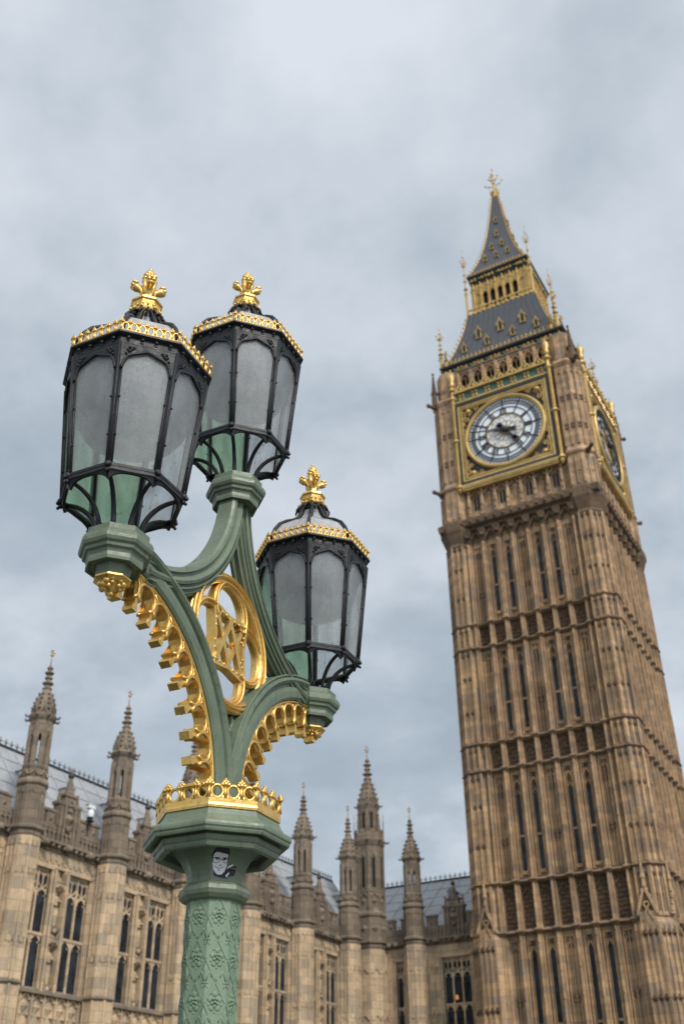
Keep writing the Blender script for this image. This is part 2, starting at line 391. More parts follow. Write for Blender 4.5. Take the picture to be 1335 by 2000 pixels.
    def poly(s, pts, d, mat=None):           # extrude a flat outline by vector d
        n = len(pts); d = Vector(d); vs = [tuple(Vector(p)) for p in pts] + [tuple(Vector(p) + d) for p in pts]
        fs = [tuple(range(n))[::-1], tuple(range(n, 2 * n))] + [(k, (k + 1) % n, n + (k + 1) % n, n + k) for k in range(n)]
        s.add(vs, fs, mat)
    def build(s, name, mats, parent=None, inv=None, loc=None):
        me = bpy.data.meshes.new(name)
        vs = s.v if inv is None else [tuple(inv @ Vector(p)) for p in s.v]
        me.from_pydata(vs, [], s.f)
        fix = bmesh.new(); fix.from_mesh(me); bmesh.ops.recalc_face_normals(fix, faces=fix.faces); fix.to_mesh(me); fix.free()
        if isinstance(mats, str): mats = [mats]
        for k in mats: me.materials.append(MATS[k])
        if len(mats) > 1: me.polygons.foreach_set('material_index', s.m)
        me.polygons.foreach_set('use_smooth', s.sm)
        me.update()
        o = bpy.data.objects.new(name, me); COL.objects.link(o)
        if parent is not None: o.parent = parent
        if loc is not None: o.location = loc
        return o
def thing(o, label, cat, group=None):
    o['label'] = label; o['category'] = cat
    if group: o['group'] = group
    return o
def empty(name, loc, rz=0.0):
    o = bpy.data.objects.new(name, None); COL.objects.link(o); o.location = loc; o.rotation_euler = (0, 0, rz)
    o.empty_display_size = 0.2
    return o
def copy_tree(o, parent=None, loc=None):
    c = o.copy(); COL.objects.link(c)
    if parent is not None: c.parent = parent
    if loc is not None: c.location = loc
    for ch in list(o.children): copy_tree(ch, c)
    return c
def arc(cx, cy, r, a0, a1, n):
    return [(cx + r * math.cos(R(a0 + (a1 - a0) * i / n)), cy + r * math.sin(R(a0 + (a1 - a0) * i / n))) for i in range(n + 1)]
def cluster(mb, c, r, n, br, mat=None, seed=0, zlo=-1.0, zhi=1.0, sz=1.0):
    rnd = random.Random(seed)
    for i in range(n):
        z = zlo + (zhi - zlo) * (i + 0.5) / n; a = i * 2.39996 + rnd.random() * 0.5; q = math.sqrt(max(0, 1 - z * z))
        mb.ball((c[0] + r * q * math.cos(a), c[1] + r * q * math.sin(a), c[2] + r * z * sz), br * rnd.uniform(0.75, 1.2), 6, mat)

# ================================================================== STREET LAMP
LB = -0.55
lamp = thing(empty('street_lamp', (-2.4545, 3.3745, LB), R(95.354)),
             'tall green and gilded cast-iron lamp post with three black octagonal lanterns on scrolled brackets', 'street lamp')
UP = Matrix.Translation((0, 0, -LB))
PH = 21.6
C8 = math.cos(R(22.5))
def octpt(r, k, ph=PH): a = R(ph + 45 * k); return (r * math.cos(a), r * math.sin(a))
# --- column with diamond relief
mb = MB(UP)
SR = 0.1045
mb.lathe([(0.20, -0.549), (0.20, -0.42), (0.18, -0.40), (0.165, -0.36), (0.165, -0.10), (0.15, -0.07), (0.125, -0.02), (SR, 0.02), (SR, 0.89)], 8, PH)
for k in range(8):
    a = R(PH + 22.5 + 45 * k); nx, ny = math.cos(a), math.sin(a); ex, ey = -ny, nx
    ap = SR * C8; hw = SR * math.sin(R(22.5))
    def fp(u, z, o=0.0): return (nx * (ap + o) + ex * u, ny * (ap + o) + ey * u, z)
    H = 0.146
    nrm = Vector((nx, ny, 0))
    z0 = 0.8974
    for j in range(6):
        zc = z0 - H * (j + 0.5)
        for p, q in (((-hw, zc), (0, zc + H / 2)), ((0, zc + H / 2), (hw, zc)), ((hw, zc), (0, zc - H / 2)), ((0, zc - H / 2), (-hw, zc))):
            mb.bar(fp(p[0] * 0.98, p[1]), fp(q[0] * 0.98, q[1]), 0.0085, nrm, 0.0028)
        # rose: two rings of petals round a boss
        cz = zc + 0.004
        for ring, rr, pr, ht in ((0, 0.0200, 0.0105, 0.0028), (1, 0.0105, 0.0075, 0.0046)):
            for i in range(5):
                t_ = R(90 + 72 * i + 36 * ring)
                mb.boss(fp(rr * 0.92 * math.cos(t_), cz + rr * 1.3 * math.sin(t_), 0.0), nrm, pr, ht)
                mb.tube([fp(rr * 0.5 * math.cos(t_), cz + rr * 0.7 * math.sin(t_), ht), fp(rr * 1.25 * math.cos(t_), cz + rr * 1.6 * math.sin(t_), ht * 0.6)], 0.0012, 4)
        mb.boss(fp(0, cz, 0.003), nrm, 0.0055, 0.0042)
        for i in range(5):
            t_ = R(54 + 72 * i)
            mb.pyr(fp(0.024 * math.cos(t_), cz + 0.034 * math.sin(t_)), nrm, (0, 0, 1), 0.006, 0.0035)
        # fleur-de-lis at each arris, half on each face
        for sgn in (-1, 1):
            zf = zc - H / 2 + 0.004
            u0 = sgn * hw
            mb.tube([fp(u0 * 0.985, zf + 0.052, 0.0), fp(u0 * 0.91, zf + 0.03, -0.0028), fp(u0 * 0.93, zf + 0.006, -0.0022), fp(u0 * 0.98, zf - 0.03, -0.001)], [0.001, 0.0065, 0.005, 0.0012], 6)
            mb.tube([fp(u0 * 0.90, zf - 0.004, -0.0012), fp(u0 * 0.80, zf + 0.016, -0.0015), fp(u0 * 0.60, zf + 0.026, -0.0015), fp(u0 * 0.44, zf + 0.018, -0.0015), fp(u0 * 0.42, zf + 0.006, 0.0)], [0.004, 0.005, 0.0048, 0.0045, 0.002], 6)
            mb.tube([fp(u0 * 0.95, zf - 0.010, -0.001), fp(u0 * 0.72, zf - 0.012, -0.0005)], 0.0034, 6)
            mb.tube([fp(u0 * 0.90, zf - 0.016, -0.001), fp(u0 * 0.74, zf - 0.030, -0.0005)], [0.003, 0.002], 5)
mb.build('column', 'pale_green_paint', lamp)
# --- necking ring and capital
mb = MB(UP)
mb.lathe([(0.104, 0.885), (0.122, 0.892), (0.134, 0.905), (0.139, 0.920), (0.134, 0.936), (0.122, 0.947), (0.109, 0.953)], 8, PH, capb=True, capt=False)
mb.lathe([(0.108, 0.950), (0.108, 0.972), (0.112, 0.992), (0.121, 1.014), (0.136, 1.040), (0.158, 1.064), (0.182, 1.082), (0.206, 1.084),
          (0.208, 1.058), (0.214, 1.050), (0.232, 1.046), (0.240, 1.050), (0.243, 1.058), (0.244, 1.066), (0.250, 1.072), (0.253, 1.080), (0.253, 1.088), (0.246, 1.096), (0.246, 1.102), (0.262, 1.098), (0.276, 1.092), (0.284, 1.093), (0.287, 1.100), (0.288, 1.106), (0.293, 1.112), (0.2935, 1.120),
          (0.291, 1.129), (0.283, 1.138), (0.270, 1.143), (0.262, 1.150), (0.252, 1.164), (0.245, 1.180), (0.240, 1.196), (0.0, 1.2)], 8, PH, capb=False, capt=False)
mb.build('capital', 'green_paint', lamp)
# --- gilt crown round the top of the capital
mb = MB(UP)
def crown(mb, r, z, band, unit, h, per, lean=0.0):
    mb.lathe([(r - 0.008, z), (r, z), (r + 0.002, z + band * 0.25), (r, z + band * 0.5), (r + 0.0015, z + band), (r - 0.008, z + band)], 8, PH, capb=False, capt=False)
    for k in range(8):
        p = Vector((*octpt(r, k), z + band)); q = Vector((*octpt(r, k + 1), z + band))
        e = (q - p) / per; n_ = e.cross(Vector((0, 0, 1))).normalized(); w = e.length; up = (Vector((0, 0, 1)) + n_ * lean).normalized()
        for i in range(per):
            c = p + e * (i + 0.5) - n_ * 0.005
            pts = [c + e * (0.36 * math.cos(t_)) + up * (h * 0.34 + 0.34 * h * math.sin(t_)) for t_ in [2 * math.pi * j / 12 for j in range(12)]]
            mb.tube(pts, w * 0.105, 6, closed=True)
            for sgn in (-1, 1):                                  # cusp spurs and spandrels at the foot
                mb.pyr(c + e * (0.40 * sgn) + up * h * 0.02, up, n_, w * 0.16, h * 0.30)
        for i in range(per + (0 if True else 1)):
            c = p + e * i - n_ * 0.005
            mb.tube([c, c + up * h * 0.62], [w * 0.17, w * 0.12], 6)
            t0 = c + up * h * 0.72
            for dx, dz, rr in ((-0.20, -0.02, 0.16), (0.20, -0.02, 0.16), (-0.11, 0.10, 0.15), (0.11, 0.10, 0.15), (0, 0.0, 0.17), (0, 0.17, 0.14), (0, 0.27, 0.09)):
                mb.ball(t0 + e * dx + up * (h * dz) + n_ * 0.002, w * rr, 6)
            for dx in (-0.36, 0.36): mb.ball(t0 + e * dx - up * h * 0.07, w * 0.11, 5)
crown(mb, 0.247, 1.190, 0.036, 3, 0.074, 3)
mb.build('gilt_crown', 'gold_leaf', lamp)
# --- stem and brackets
AC, UC = (0.80, 1.25), (0.80, 2.75)
def sym(h): return h + [(x, -y) for x, y in reversed(h)]
ARCH = sym([(-0.075, 0.036), (-0.064, 0.045), (-0.036, 0.050), (-0.018, 0.048), (-0.012, 0.036), (-0.003, 0.036), (0.003, 0.050), (0.015, 0.061), (0.027, 0.058), (0.032, 0.044), (0.036, 0.044), (0.038, 0.053), (0.044, 0.050), (0.044, 0.030)])
UPP = sym([(-0.055, 0.030), (-0.055, 0.036), (-0.045, 0.046), (-0.031, 0.050), (-0.026, 0.036), (-0.016, 0.036), (-0.010, 0.050), (0.006, 0.059), (0.018, 0.053), (0.021, 0.036), (0.028, 0.036), (0.031, 0.047), (0.038, 0.047), (0.041, 0.032), (0.047, 0.032), (0.050, 0.039), (0.056, 0.036), (0.057, 0.022), (0.062, 0.022), (0.068, 0.016), (0.060, 0.008)])
def arcframes(cx, cz, r, a0, a1, n, sx):
    out = []
    for i in range(n + 1):
        t_ = R(a0 + (a1 - a0) * i / n); d = Vector((sx * math.cos(t_), 0, math.sin(t_)))
        out.append((Vector((sx * cx, 0, cz)) + d * r, d, Vector((0, 1, 0))))
    return out
for sx in (-1, 1):
    mb = MB(UP)
    mb.sweep(arcframes(AC[0], AC[1], 0.785, 184, 97, 34, sx), ARCH)
    mb.sweep(arcframes(UC[0], UC[1], 0.775, 181, 262, 34, sx), UPP)
    o = mb.build('bracket', 'green_paint', lamp)
    # gilt cusping under the lower arch
    mb = MB(UP)
    T10 = 10.0
    for i in range(9):
        c0 = 91.5 + i * T10 - 4
        A_, B_ = [], []
        def pt(r, a, w=0.0): t_ = R(a); return Vector((sx * (AC[0] + r * math.cos(t_)), w, AC[1] + r * math.sin(t_)))
        ins = [(0.562, 0.0), (0.562, 0.9), (0.573, 1.0), (0.582, 0.8), (0.592, 0.7)]
        cr, crad = 0.638, 0.0505
        circ = []
        for j in range(13):
            t_ = R(-62 + (180 + 124) * (1 - j / 12.0) * 1.0)
            # local: x tangential (in angle), y radial outward
            lx, ly = crad * math.cos(R(180 + 52 - (284.0) * j / 12)), crad * math.sin(R(180 + 52 - (284.0) * j / 12))
            circ.append((cr + ly, math.degrees(lx / cr)))
        inner = [(r, a) for r, a in ins] + [(r, T10 / 2 + da) for r, da in circ] + [(r, T10 - a) for r, a in reversed(ins)]
        n_ = len(inner)
        A_ = [pt(r, c0 + a) for r, a in inner]
        B_ = [pt(0.715, c0 + T10 * j / (n_ - 1)) for j in range(n_)]
        mb.strip(A_, B_, (0, 0.024, 0))
        for w in (-0.025, 0.025):
            mb.tube([pt(r + (0.006 if r > cr else 0.0), c0 + T10 / 2 + da * 1.1, w) for r, da in circ], 0.0075, 6)
            mb.tube([pt(cr + 0.058, c0 - 1.5, w), pt(cr + 0.050, c0 + 0.4, w), pt(cr + 0.015, c0, w)], 0.004, 4)
        # squared block at each cusp tip
        for a in (c0,):
            q0 = [(0.551, 1.55), (0.562, 1.8), (0.574, 1.3), (0.586, 0.9)]; mb.strip([pt(r, a - b_) for r, b_ in q0], [pt(r, a + b_) for r, b_ in q0], (0, 0.023, 0))
    for w in (-0.026, 0.026):
        mb.tube([pt(0.703, 91 + 87 * j / 30, w) for j in range(31)], 0.007, 5)
    mb.build('gilt_cusping', 'gold_leaf', lamp)
mb = MB(UP)
mb.lathe([(0.075, 1.15), (0.075, 1.22), (0.058, 1.26), (0.05, 1.34), (0.03, 1.42)], 8, PH)
for sx in (-1, 1):      # little green trefoil between the arches, below the medallion
    mb.tube([(sx * 0.012, 0, 1.47), (sx * 0.05, 0, 1.50), (sx * 0.062, 0, 1.535), (sx * 0.05, 0, 1.565), (sx * 0.02, 0, 1.575)], 0.014, 8)
    mb.tube([(sx * 0.02, 0, 1.575), (sx * 0.06, 0, 1.60), (sx * 0.07, 0, 1.635), (sx * 0.05, 0, 1.66)], 0.013, 8)
mb.build('bracket_stem', 'green_paint', lamp)
# --- medallion
mb = MB(UP @ Matrix.Translation((-0.016, 0.0, -0.004)) @ Matrix.Diagonal((1.03, 0.70, 1, 1)))
MZ = 1.974
def ringsec(cx, cz, r, sec, a0=0, a1=360, n=48):
    closed = abs(a1 - a0) >= 360
    fr = []
    for i in range(n if closed else n + 1):
        t_ = R(a0 + (a1 - a0) * i / n); d = Vector((math.cos(t_), 0, math.sin(t_))); fr.append((Vector((cx, 0, cz)) + d * r, d, Vector((0, 1, 0))))
    mb.sweep(fr, sec, closed=closed)
ringsec(0, MZ, 0.290, sym([(-0.026, 0.028), (-0.020, 0.040), (-0.014, 0.044), (-0.010, 0.034), (-0.006, 0.034), (-0.004, 0.050), (0.002, 0.056), (0.007, 0.052), (0.009, 0.040), (0.013, 0.040), (0.016, 0.048), (0.022, 0.042), (0.024, 0.032), (0.020, 0.030), (0.024, 0.024), (0.020, 0.018), (0.023, 0.010)]), n=64)
for k in range(4):
    a = 90 * k
    cx, cz = 0.152 * math.cos(R(a)), MZ + 0.152 * math.sin(R(a))
    ringsec(cx, cz, 0.122, sym([(-0.016, 0.014), (-0.012, 0.026), (-0.007, 0.030), (-0.004, 0.022), (-0.001, 0.022), (0.001, 0.036), (0.006, 0.042), (0.011, 0.038), (0.013, 0.028), (0.017, 0.030), (0.020, 0.022), (0.020, 0.010)]), a - 116, a + 116, 40)
q = 0.142
for k in range(4):       # concave-sided square panel frame
    def rot(x, z): t_ = R(90 * k); return Vector((x * math.cos(t_) - z * math.sin(t_), 0, MZ + x * math.sin(t_) + z * math.cos(t_)))
    out, inn = [], []
    for i in range(13):
        x = -q + 2 * q * i / 12; b_ = 0.022 * (1 - (x / q) ** 2) - 0.006 * (1 - abs(abs(x / q) - 0.5) * 2)
        out.append(rot(x, q + 0.006 - b_)); inn.append(rot(x * 0.86, q - 0.016 - b_))
    mb.strip(out, inn, (0, 0.030, 0))
    mb.ball(rot(q, q), 0.017, 8)
    for x in (-0.05, 0.05): mb.ball(rot(x, q - 0.03) + Vector((0, -0.016, 0)), 0.009, 6)
def ln(x0, z0, x1, z1, w=0.024, y=0.0, d=0.020): mb.bar((x0, y, MZ + z0), (x1, y, MZ + z1), w, (0, 1, 0), d)
ln(-0.104, -0.104, 0.006, 0.110, 0.026, -0.018, 0.016); ln(0.104, -0.104, -0.006, 0.110, 0.024, -0.016, 0.016)          # A
ln(-0.106, 0.104, 0.005, -0.110, 0.024, -0.010, 0.018); ln(0.106, 0.104, -0.005, -0.110, 0.024, -0.008, 0.018)            # V
mb.tube([(-0.052, -0.006, MZ - 0.006), (-0.02, -0.012, MZ + 0.004), (0.0, -0.014, MZ - 0.014), (0.02, -0.012, MZ + 0.004), (0.052, -0.006, MZ - 0.006)], 0.010, 6)
for k in range(4):       # leaf work along the edges of the panel
    for i in range(7):
        if i != 3: mb.boss(rot(-0.105 + 0.035 * i, q - 0.026) + Vector((0, -0.028, 0)), (0, -1, 0), 0.0095, 0.006)
for x, z in ((-0.104, -0.104), (0.104, -0.104), (-0.104, 0.104), (0.104, 0.104)):
    ln(x - 0.024, z, x + 0.024, z, 0.018, -0.012, 0.018)
mb.build('gilt_medallion', 'gold_leaf', lamp)
# --- collars
COLL = [(0.070, -0.088), (0.092, -0.086), (0.099, -0.094), (0.107, -0.094), (0.109, -0.082), (0.108, -0.066), (0.113, -0.054), (0.124, -0.048), (0.127, -0.036), (0.137, -0.030), (0.143, -0.018), (0.143, -0.004), (0.136, 0.012), (0.128, 0.020), (0.123, 0.024), (0.123, 0.046), (0.10, 0.052), (0.05, 0.053)]
spots = [(-0.850, 2.0), (0.845, 2.008), (0.0, 2.770)]
for i, (sx, z) in enumerate(spots):
    mb = MB(UP); mb.lathe(COLL, 8, PH, c=(sx, 0), z=z, capb=True)
    if i < 2: mb.lathe([(0.061, -0.132), (0.063, -0.120), (0.074, -0.088)], 8, PH, c=(sx, 0), z=z)
    co = mb.build('collar', 'green_paint', lamp)
    if i < 2:
        mb = MB(UP)
        mb.lathe([(0.050, -0.166), (0.060, -0.160), (0.071, -0.152), (0.071, -0.146), (0.064, -0.141)], 8, PH, c=(sx, 0), z=z + 0.011)
        mb.lathe([(0.008, -0.198), (0.022, -0.19), (0.036, -0.172), (0.044, -0.160)], 8, PH, c=(sx, 0), z=z + 0.011)
        cluster(mb, (sx, 0, z - 0.147), 0.044, 26, 0.0135, seed=3 + i, zlo=-0.85, zhi=0.1, sz=0.75)
        mb.ball((sx, 0, z - 0.190), 0.012, 8)
        mb.build('pendant', 'gold_leaf', co)
# --- one lantern, then copies
RB, ZB, RT, ZT = 0.232, 0.212, 0.289, 0.772
def edge(k, t_, off=0.0): r = RB + (RT - RB) * t_ + off; x, y = octpt(r, k); return Vector((x, y, ZB + (ZT - ZB) * t_))
def facept(k, u, t_, off=0.0): # u in -1..1 across the face
    p, q_ = edge(k, t_), edge(k + 1, t_); m_ = (p + q_) / 2; n_ = Vector((m_.x, m_.y, 0)).normalized()
    return m_ + (q_ - p) * (u / 2) + n_ * off
mb = MB()
for k in range(8):
    mb.tube([edge(k, t_, 0.0) for t_ in (0, 0.25, 0.5, 0.75, 1.0)], 0.0092, 6)
    mb.tube([edge(k, t_, 0.008) for t_ in (0, 0.5, 1.0)], 0.0055, 5)
    mb.bar(edge(k, 0), edge(k + 1, 0), 0.018, (0, 0, 1), 0.007)
    mb.bar(edge(k, 0.0, 0.006) + Vector((0, 0, 0.014)), edge(k + 1, 0.0, 0.006) + Vector((0, 0, 0.014)), 0.010, (0, 0, 1), 0.006)
    # bottom ribs (trumpet), knobs
    for dk in (0.0,):
        pts, rs = [], []
        for i in range(9):
            t_ = R(90 * i / 8); r = 0.082 + (RB - 0.084) * (1 - math.cos(t_)); x, y = octpt(r, k); pts.append((x, y, 0.045 + 0.160 * math.sin(t_))); rs.append(0.0115 - 0.003 * i / 8)
        mb.tube(pts, rs, 6)
    x, y = octpt(RB + 0.006, k)
    mb.ball((x, y, ZB + 0.012), 0.0155, 8); mb.ball((x, y, ZB - 0.012), 0.0105, 6); mb.ball((x * 1.045, y * 1.045, ZB + 0.004), 0.010, 6)
    mb.ball((x, y, ZB + 0.032), 0.009, 6); mb.ball((x * 1.04, y * 1.04, ZB - 0.02), 0.007, 6)
    # rounded spandrels of the open skirt
    A_, B_ = [], []
    for i in range(13):
        u = -1 + 2 * i / 12; f = abs(u) ** 3.2
        p = facept(k, u, 0.0); p.z = ZB - 0.006; A_.append(p)
        depth = 0.008 + 0.050 * f
        sq = (1 - 0.42 * depth / 0.16)
        t2 = min(1.0, depth / 0.165); r_ = 0.082 + (RB - 0.084) * (1 - math.cos(math.asin(max(0, 1 - t2)))) if False else RB * (1 - 0.55 * depth)
        q_ = facept(k, u, 0.0); q_ = Vector((q_.x * (1 - 1.1 * depth), q_.y * (1 - 1.1 * depth), ZB - 0.006 - depth * 0.62)); B_.append(q_)
    n_ = Vector((facept(k, 0, 0).x, facept(k, 0, 0).y, 0)).normalized()
    mb.strip(A_, B_, n_ * 0.005)
    # foot ring of little arches beside the collar
    x0, y0 = octpt(0.086, k); x1, y1 = octpt(0.086, k + 1)
    mb.tube([(x0, y0, 0.056), (x1, y1, 0.056)], 0.009, 5)
    # arched head with pierced, foliated spandrels
    A_, B_, C_ = [], [], []
    for i in range(21):
        u = -1 + 2 * i / 20; au = abs(u)
        h = 0.952 - 0.085 * au if au < 0.62 else 0.8993 - 0.0215 - 0.13 * (((au - 0.62) / 0.30) ** 2.0) * 0.9 + 0.0215
        if au > 0.90: h = 0.78
        A_.append(facept(k, u * 0.985, 1.0, 0.002)); B_.append(facept(k, u * 0.985, h, 0.002)); C_.append(facept(k, max(-0.9, min(0.9, u)), h, 0.007))
    mb.strip(A_, B_, n_ * 0.005)
    mb.tube(C_, 0.0062, 5)
    for sgn in (-1, 1):
        mb.tube([facept(k, sgn * 0.895, t_, 0.002) for t_ in (0.0, 0.4, 0.79)], 0.0055, 5)
        for i in range(9):
            uu = sgn * (0.50 + 0.055 * (i % 6) + 0.05 * (i // 6)); tt = 0.962 - 0.012 * (i % 3) - 0.085 * max(0, abs(uu) - 0.60) * (i % 3)
            mb.ball(facept(k, uu, tt, 0.008), 0.0062, 5)
    # glazing clips
    for tt in (0.25, 0.55):
        for sgn in (-1, 1): mb.ball(facept(k, sgn * 0.86, tt, 0.008), 0.0055, 5)
    # fascia with rosettes
    for i in range(4):
        p = facept(k, -0.72 + 0.48 * i, 1.0); mb.ball((p.x * 1.045, p.y * 1.045, 0.793), 0.0085, 6); mb.bar((p.x * 1.03, p.y * 1.03, 0.778), (p.x * 1.03, p.y * 1.03, 0.810), 0.010, (p.x, p.y, 0), 0.004)
mb.lathe([(0.282, 0.766), (0.297, 0.768), (0.298, 0.778), (0.293, 0.782), (0.293, 0.802), (0.303, 0.806), (0.313, 0.811), (0.313, 0.820), (0.290, 0.826), (0.275, 0.826), (0.270, 0.790), (0.275, 0.770)], 8, PH, capb=False, capt=False)
DOME = [(0.286, 0.824), (0.280, 0.868), (0.262, 0.918), (0.228, 0.968), (0.180, 1.006), (0.130, 1.034), (0.098, 1.058), (0.078, 1.092), (0.064, 1.130)]
for k in range(8):
    mb.tube([(*octpt(r + 0.004, k), z) for r, z in DOME] + [(*octpt(0.055, k), 1.175)], [0.010] * 6 + [0.012, 0.013, 0.013, 0.011], 6)
mb.lathe([(0.066, 1.085), (0.055, 1.13), (0.048, 1.18)], 8, PH)
for k in range(8):            # drooping leaf collar
    for j in (0, 0.5):
        x, y = octpt(0.078, k + j); mb.tube([(x * 0.7, y * 0.7, 1.165), (x, y, 1.155), (x * 1.18, y * 1.18, 1.135), (x * 1.2, y * 1.2, 1.118)], [0.006, 0.008, 0.006, 0.003], 5)
lant = mb.build('lantern', 'black_iron', lamp)
SIDES = ['frosted_glass', 'green_glass', 'green_glass', 'green_glass', 'frosted_glass', 'frosted_glass', 'frosted_glass', 'frosted_glass']
for k in range(8):           # face k is centred on the angle PH + 22.5 + 45 k
    fk = int(round((PH + 22.5 + 45 * k) / 45.0)) % 8
    mb = MB(); A_, B_ = [], []
    for i in range(17):
        u = -0.9 + 1.8 * i / 16; au = abs(u)
        h = 0.952 - 0.085 * au if au < 0.62 else 0.8993 - 0.117 * (((au - 0.62) / 0.30) ** 2.0)
        A_.append(facept(k, u, min(0.985, h + 0.012), -0.003)); B_.append(facept(k, u, 0.01, -0.003))
    m_ = facept(k, 0, 0); mb.strip(A_, B_, Vector((m_.x, m_.y, 0)).normalized() * 0.0025)
    p_ = mb.build('pane', SIDES[fk], lant)
    if SIDES[fk] == 'green_glass': p_['label'] = 'green tinted glass pane'
mb = MB(); mb.lathe([(r - 0.006, z) for r, z in DOME], 8, PH, capb=False, capt=False)
mb.build('glass_dome', 'roof_glass', lant)
mb = MB(); mb.lathe([(0.02, 0.495), (0.09, 0.498), (0.150, 0.512), (0.196, 0.536), (0.222, 0.575), (0.236, 0.63), (0.246, 0.70), (0.252, 0.765), (0.247, 0.765), (0.24, 0.70), (0.230, 0.63), (0.215, 0.580), (0.19, 0.545), (0.146, 0.520), (0.09, 0.507), (0.02, 0.503)], 32, 0, smooth=True, capb=True, capt=True)
mb.build('lamp_bowl', 'bowl_glass', lant)
mb = MB(); crown(mb, 0.307, 0.817, 0.010, 7, 0.058, 7, 0.05)
mb.build('gilt_cresting', 'gold_leaf', lant)
mb = MB()
mb.lathe([(0.050, 1.170), (0.062, 1.176), (0.066, 1.186), (0.060, 1.192), (0.066, 1.222), (0.073, 1.230), (0.072, 1.240), (0.056, 1.248), (0.034, 1.252), (0.028, 1.262)], 8, PH)
for k in range(8):
    for j in (0.25, 0.75):
        x, y = octpt(0.063, k); x2, y2 = octpt(0.063, k + 1); mx_, my_ = x + (x2 - x) * j, y + (y2 - y) * j
        mb.tube([(mx_ * 0.99 + (x2 - x) * 0.2 * math.cos(R(t_)), my_ * 0.99 + (y2 - y) * 0.2 * math.cos(R(t_)), 1.196 + 0.020 * math.sin(R(t_))) for t_ in range(0, 181, 30)], 0.0035, 4)
    x, y = octpt(0.074, k); mb.ball((x, y, 1.176), 0.0075, 6); x, y = octpt(0.076, k + 0.5); mb.ball((x * 1.1, y * 1.1, 1.160), 0.006, 6); mb.ball((x, y, 1.170), 0.006, 6)
mb.lathe([(0.034, 1.248), (0.031, 1.262), (0.029, 1.30), (0.033, 1.318), (0.020, 1.33), (0.02, 1.36)], 8, PH)
for k in range(4):
    a = R(PH + 22.5 + 90 * k); ca, sa = math.cos(a), math.sin(a)
    def rp(r, z, w=0.0): return (r * ca - w * sa, r * sa + w * ca, z)
    mb.tube([rp(0.014, 1.262), rp(0.020, 1.300), rp(0.032, 1.322), rp(0.050, 1.330), rp(0.062, 1.340)], [0.011, 0.012, 0.014, 0.019, 0.022], 8)
    for w, z, r in ((-0.015, 1.350, 0.058), (0.015, 1.350, 0.058), (0, 1.352, 0.070), (-0.010, 1.338, 0.070), (0.010, 1.338, 0.070), (0.0, 1.360, 0.056), (-0.012, 1.354, 0.066), (0.012, 1.354, 0.066)): mb.ball(rp(r, z, w), 0.0105, 6)
    b_ = R(PH + 67.5 + 90 * k)
    mb.tube([(0.018 * math.cos(b_), 0.018 * math.sin(b_), 1.27), (0.024 * math.cos(b_), 0.024 * math.sin(b_), 1.33), (0.034 * math.cos(b_), 0.034 * math.sin(b_), 1.37)], [0.012, 0.012, 0.010], 6)
mb.lathe([(0.018, 1.345), (0.026, 1.362), (0.030, 1.385), (0.029, 1.412), (0.023, 1.434), (0.012, 1.448), (0.002, 1.456)], 10, 0, smooth=True)
cluster(mb, (0, 0, 1.398), 0.027, 30, 0.0095, seed=9, zlo=-0.75, zhi=0.85, sz=1.35)
mb.ball((0, 0, 1.456), 0.010, 6)
mb.build('gilt_finial', 'gold_leaf', lant)
lant.location = (spots[0][0], 0, spots[0][1] - LB)
for sx, z in spots[1:]: copy_tree(lant, lamp, (sx, 0, z - LB))
# --- round-cornered portrait sticker on the neck of the capital
KF = None
mb = MB(UP)
FL = [(0.108, 0.950), (0.108, 0.972), (0.112, 0.992), (0.121, 1.014), (0.136, 1.040), (0.158, 1.064), (0.182, 1.082)]
def flr(z):
    for (r0, z0_), (r1, z1_) in zip(FL, FL[1:]):
        if z0_ <= z <= z1_: return r0 + (r1 - r0) * (z - z0_) / (z1_ - z0_)
    return FL[-1][0]
fa = R(PH + 22.5 - 180 + 0)
nx, ny = math.cos(fa), math.sin(fa); ex, ey = -ny, nx
def sp_(u, v, o):     # u across in metres, v up in metres (along the flare)
    z = 0.962 + v * 0.80; ap = flr(z) * C8
    u -= 0.0045
    return (nx * (ap + o) + ex * u, ny * (ap + o) + ey * u, z + 0.0)
def spatch(pts, o, m_):
    """flat outline in a 0..100 grid laid on the neck as a thin film, cut in rows so that it follows the flare"""
    sc = 0.00136
    ys = sorted({y for _, y in pts}); n = len(pts)
    lo, hi = ys[0], ys[-1]; rows = max(1, int((hi - lo) / 5)); vs, fs = [], []
    for r_ in range(rows):
        y0, y1 = lo + (hi - lo) * r_ / rows, lo + (hi - lo) * (r_ + 1) / rows
        def spans(y):
            y = min(max(y, lo + 1e-3), hi - 1e-3); xs = []
            for i in range(n):
                (xa, ya), (xb, yb) = pts[i], pts[(i + 1) % n]
                if (ya <= y) != (yb <= y): xs.append(xa + (xb - xa) * (y - ya) / (yb - ya))
            xs.sort(); return list(zip(xs[::2], xs[1::2]))
        a, b = spans(y0 + 1e-3), spans(y1 - 1e-3)
        for (a0, a1), (b0, b1) in zip(a, b):
            k0 = len(vs)
            vs += [sp_((a0 - 42) * sc, y0 * sc, o), sp_((a1 - 42) * sc, y0 * sc, o), sp_((b1 - 42) * sc, y1 * sc, o), sp_((b0 - 42) * sc, y1 * sc, o)]
            fs.append((k0, k0 + 1, k0 + 2, k0 + 3))
    mb.add(vs, fs, m_)
K, Wt = 0, 1
spatch([(20, 8), (30, 3), (52, 0), (58, 0), (60, 6), (80, 8), (84, 20), (86, 38), (82, 46), (70, 44), (60, 36), (57, 46), (60, 62), (61, 80), (56, 92), (44, 98), (28, 98), (16, 88), (10, 70), (14, 55), (19, 30), (24, 16)], 0.0008, K)
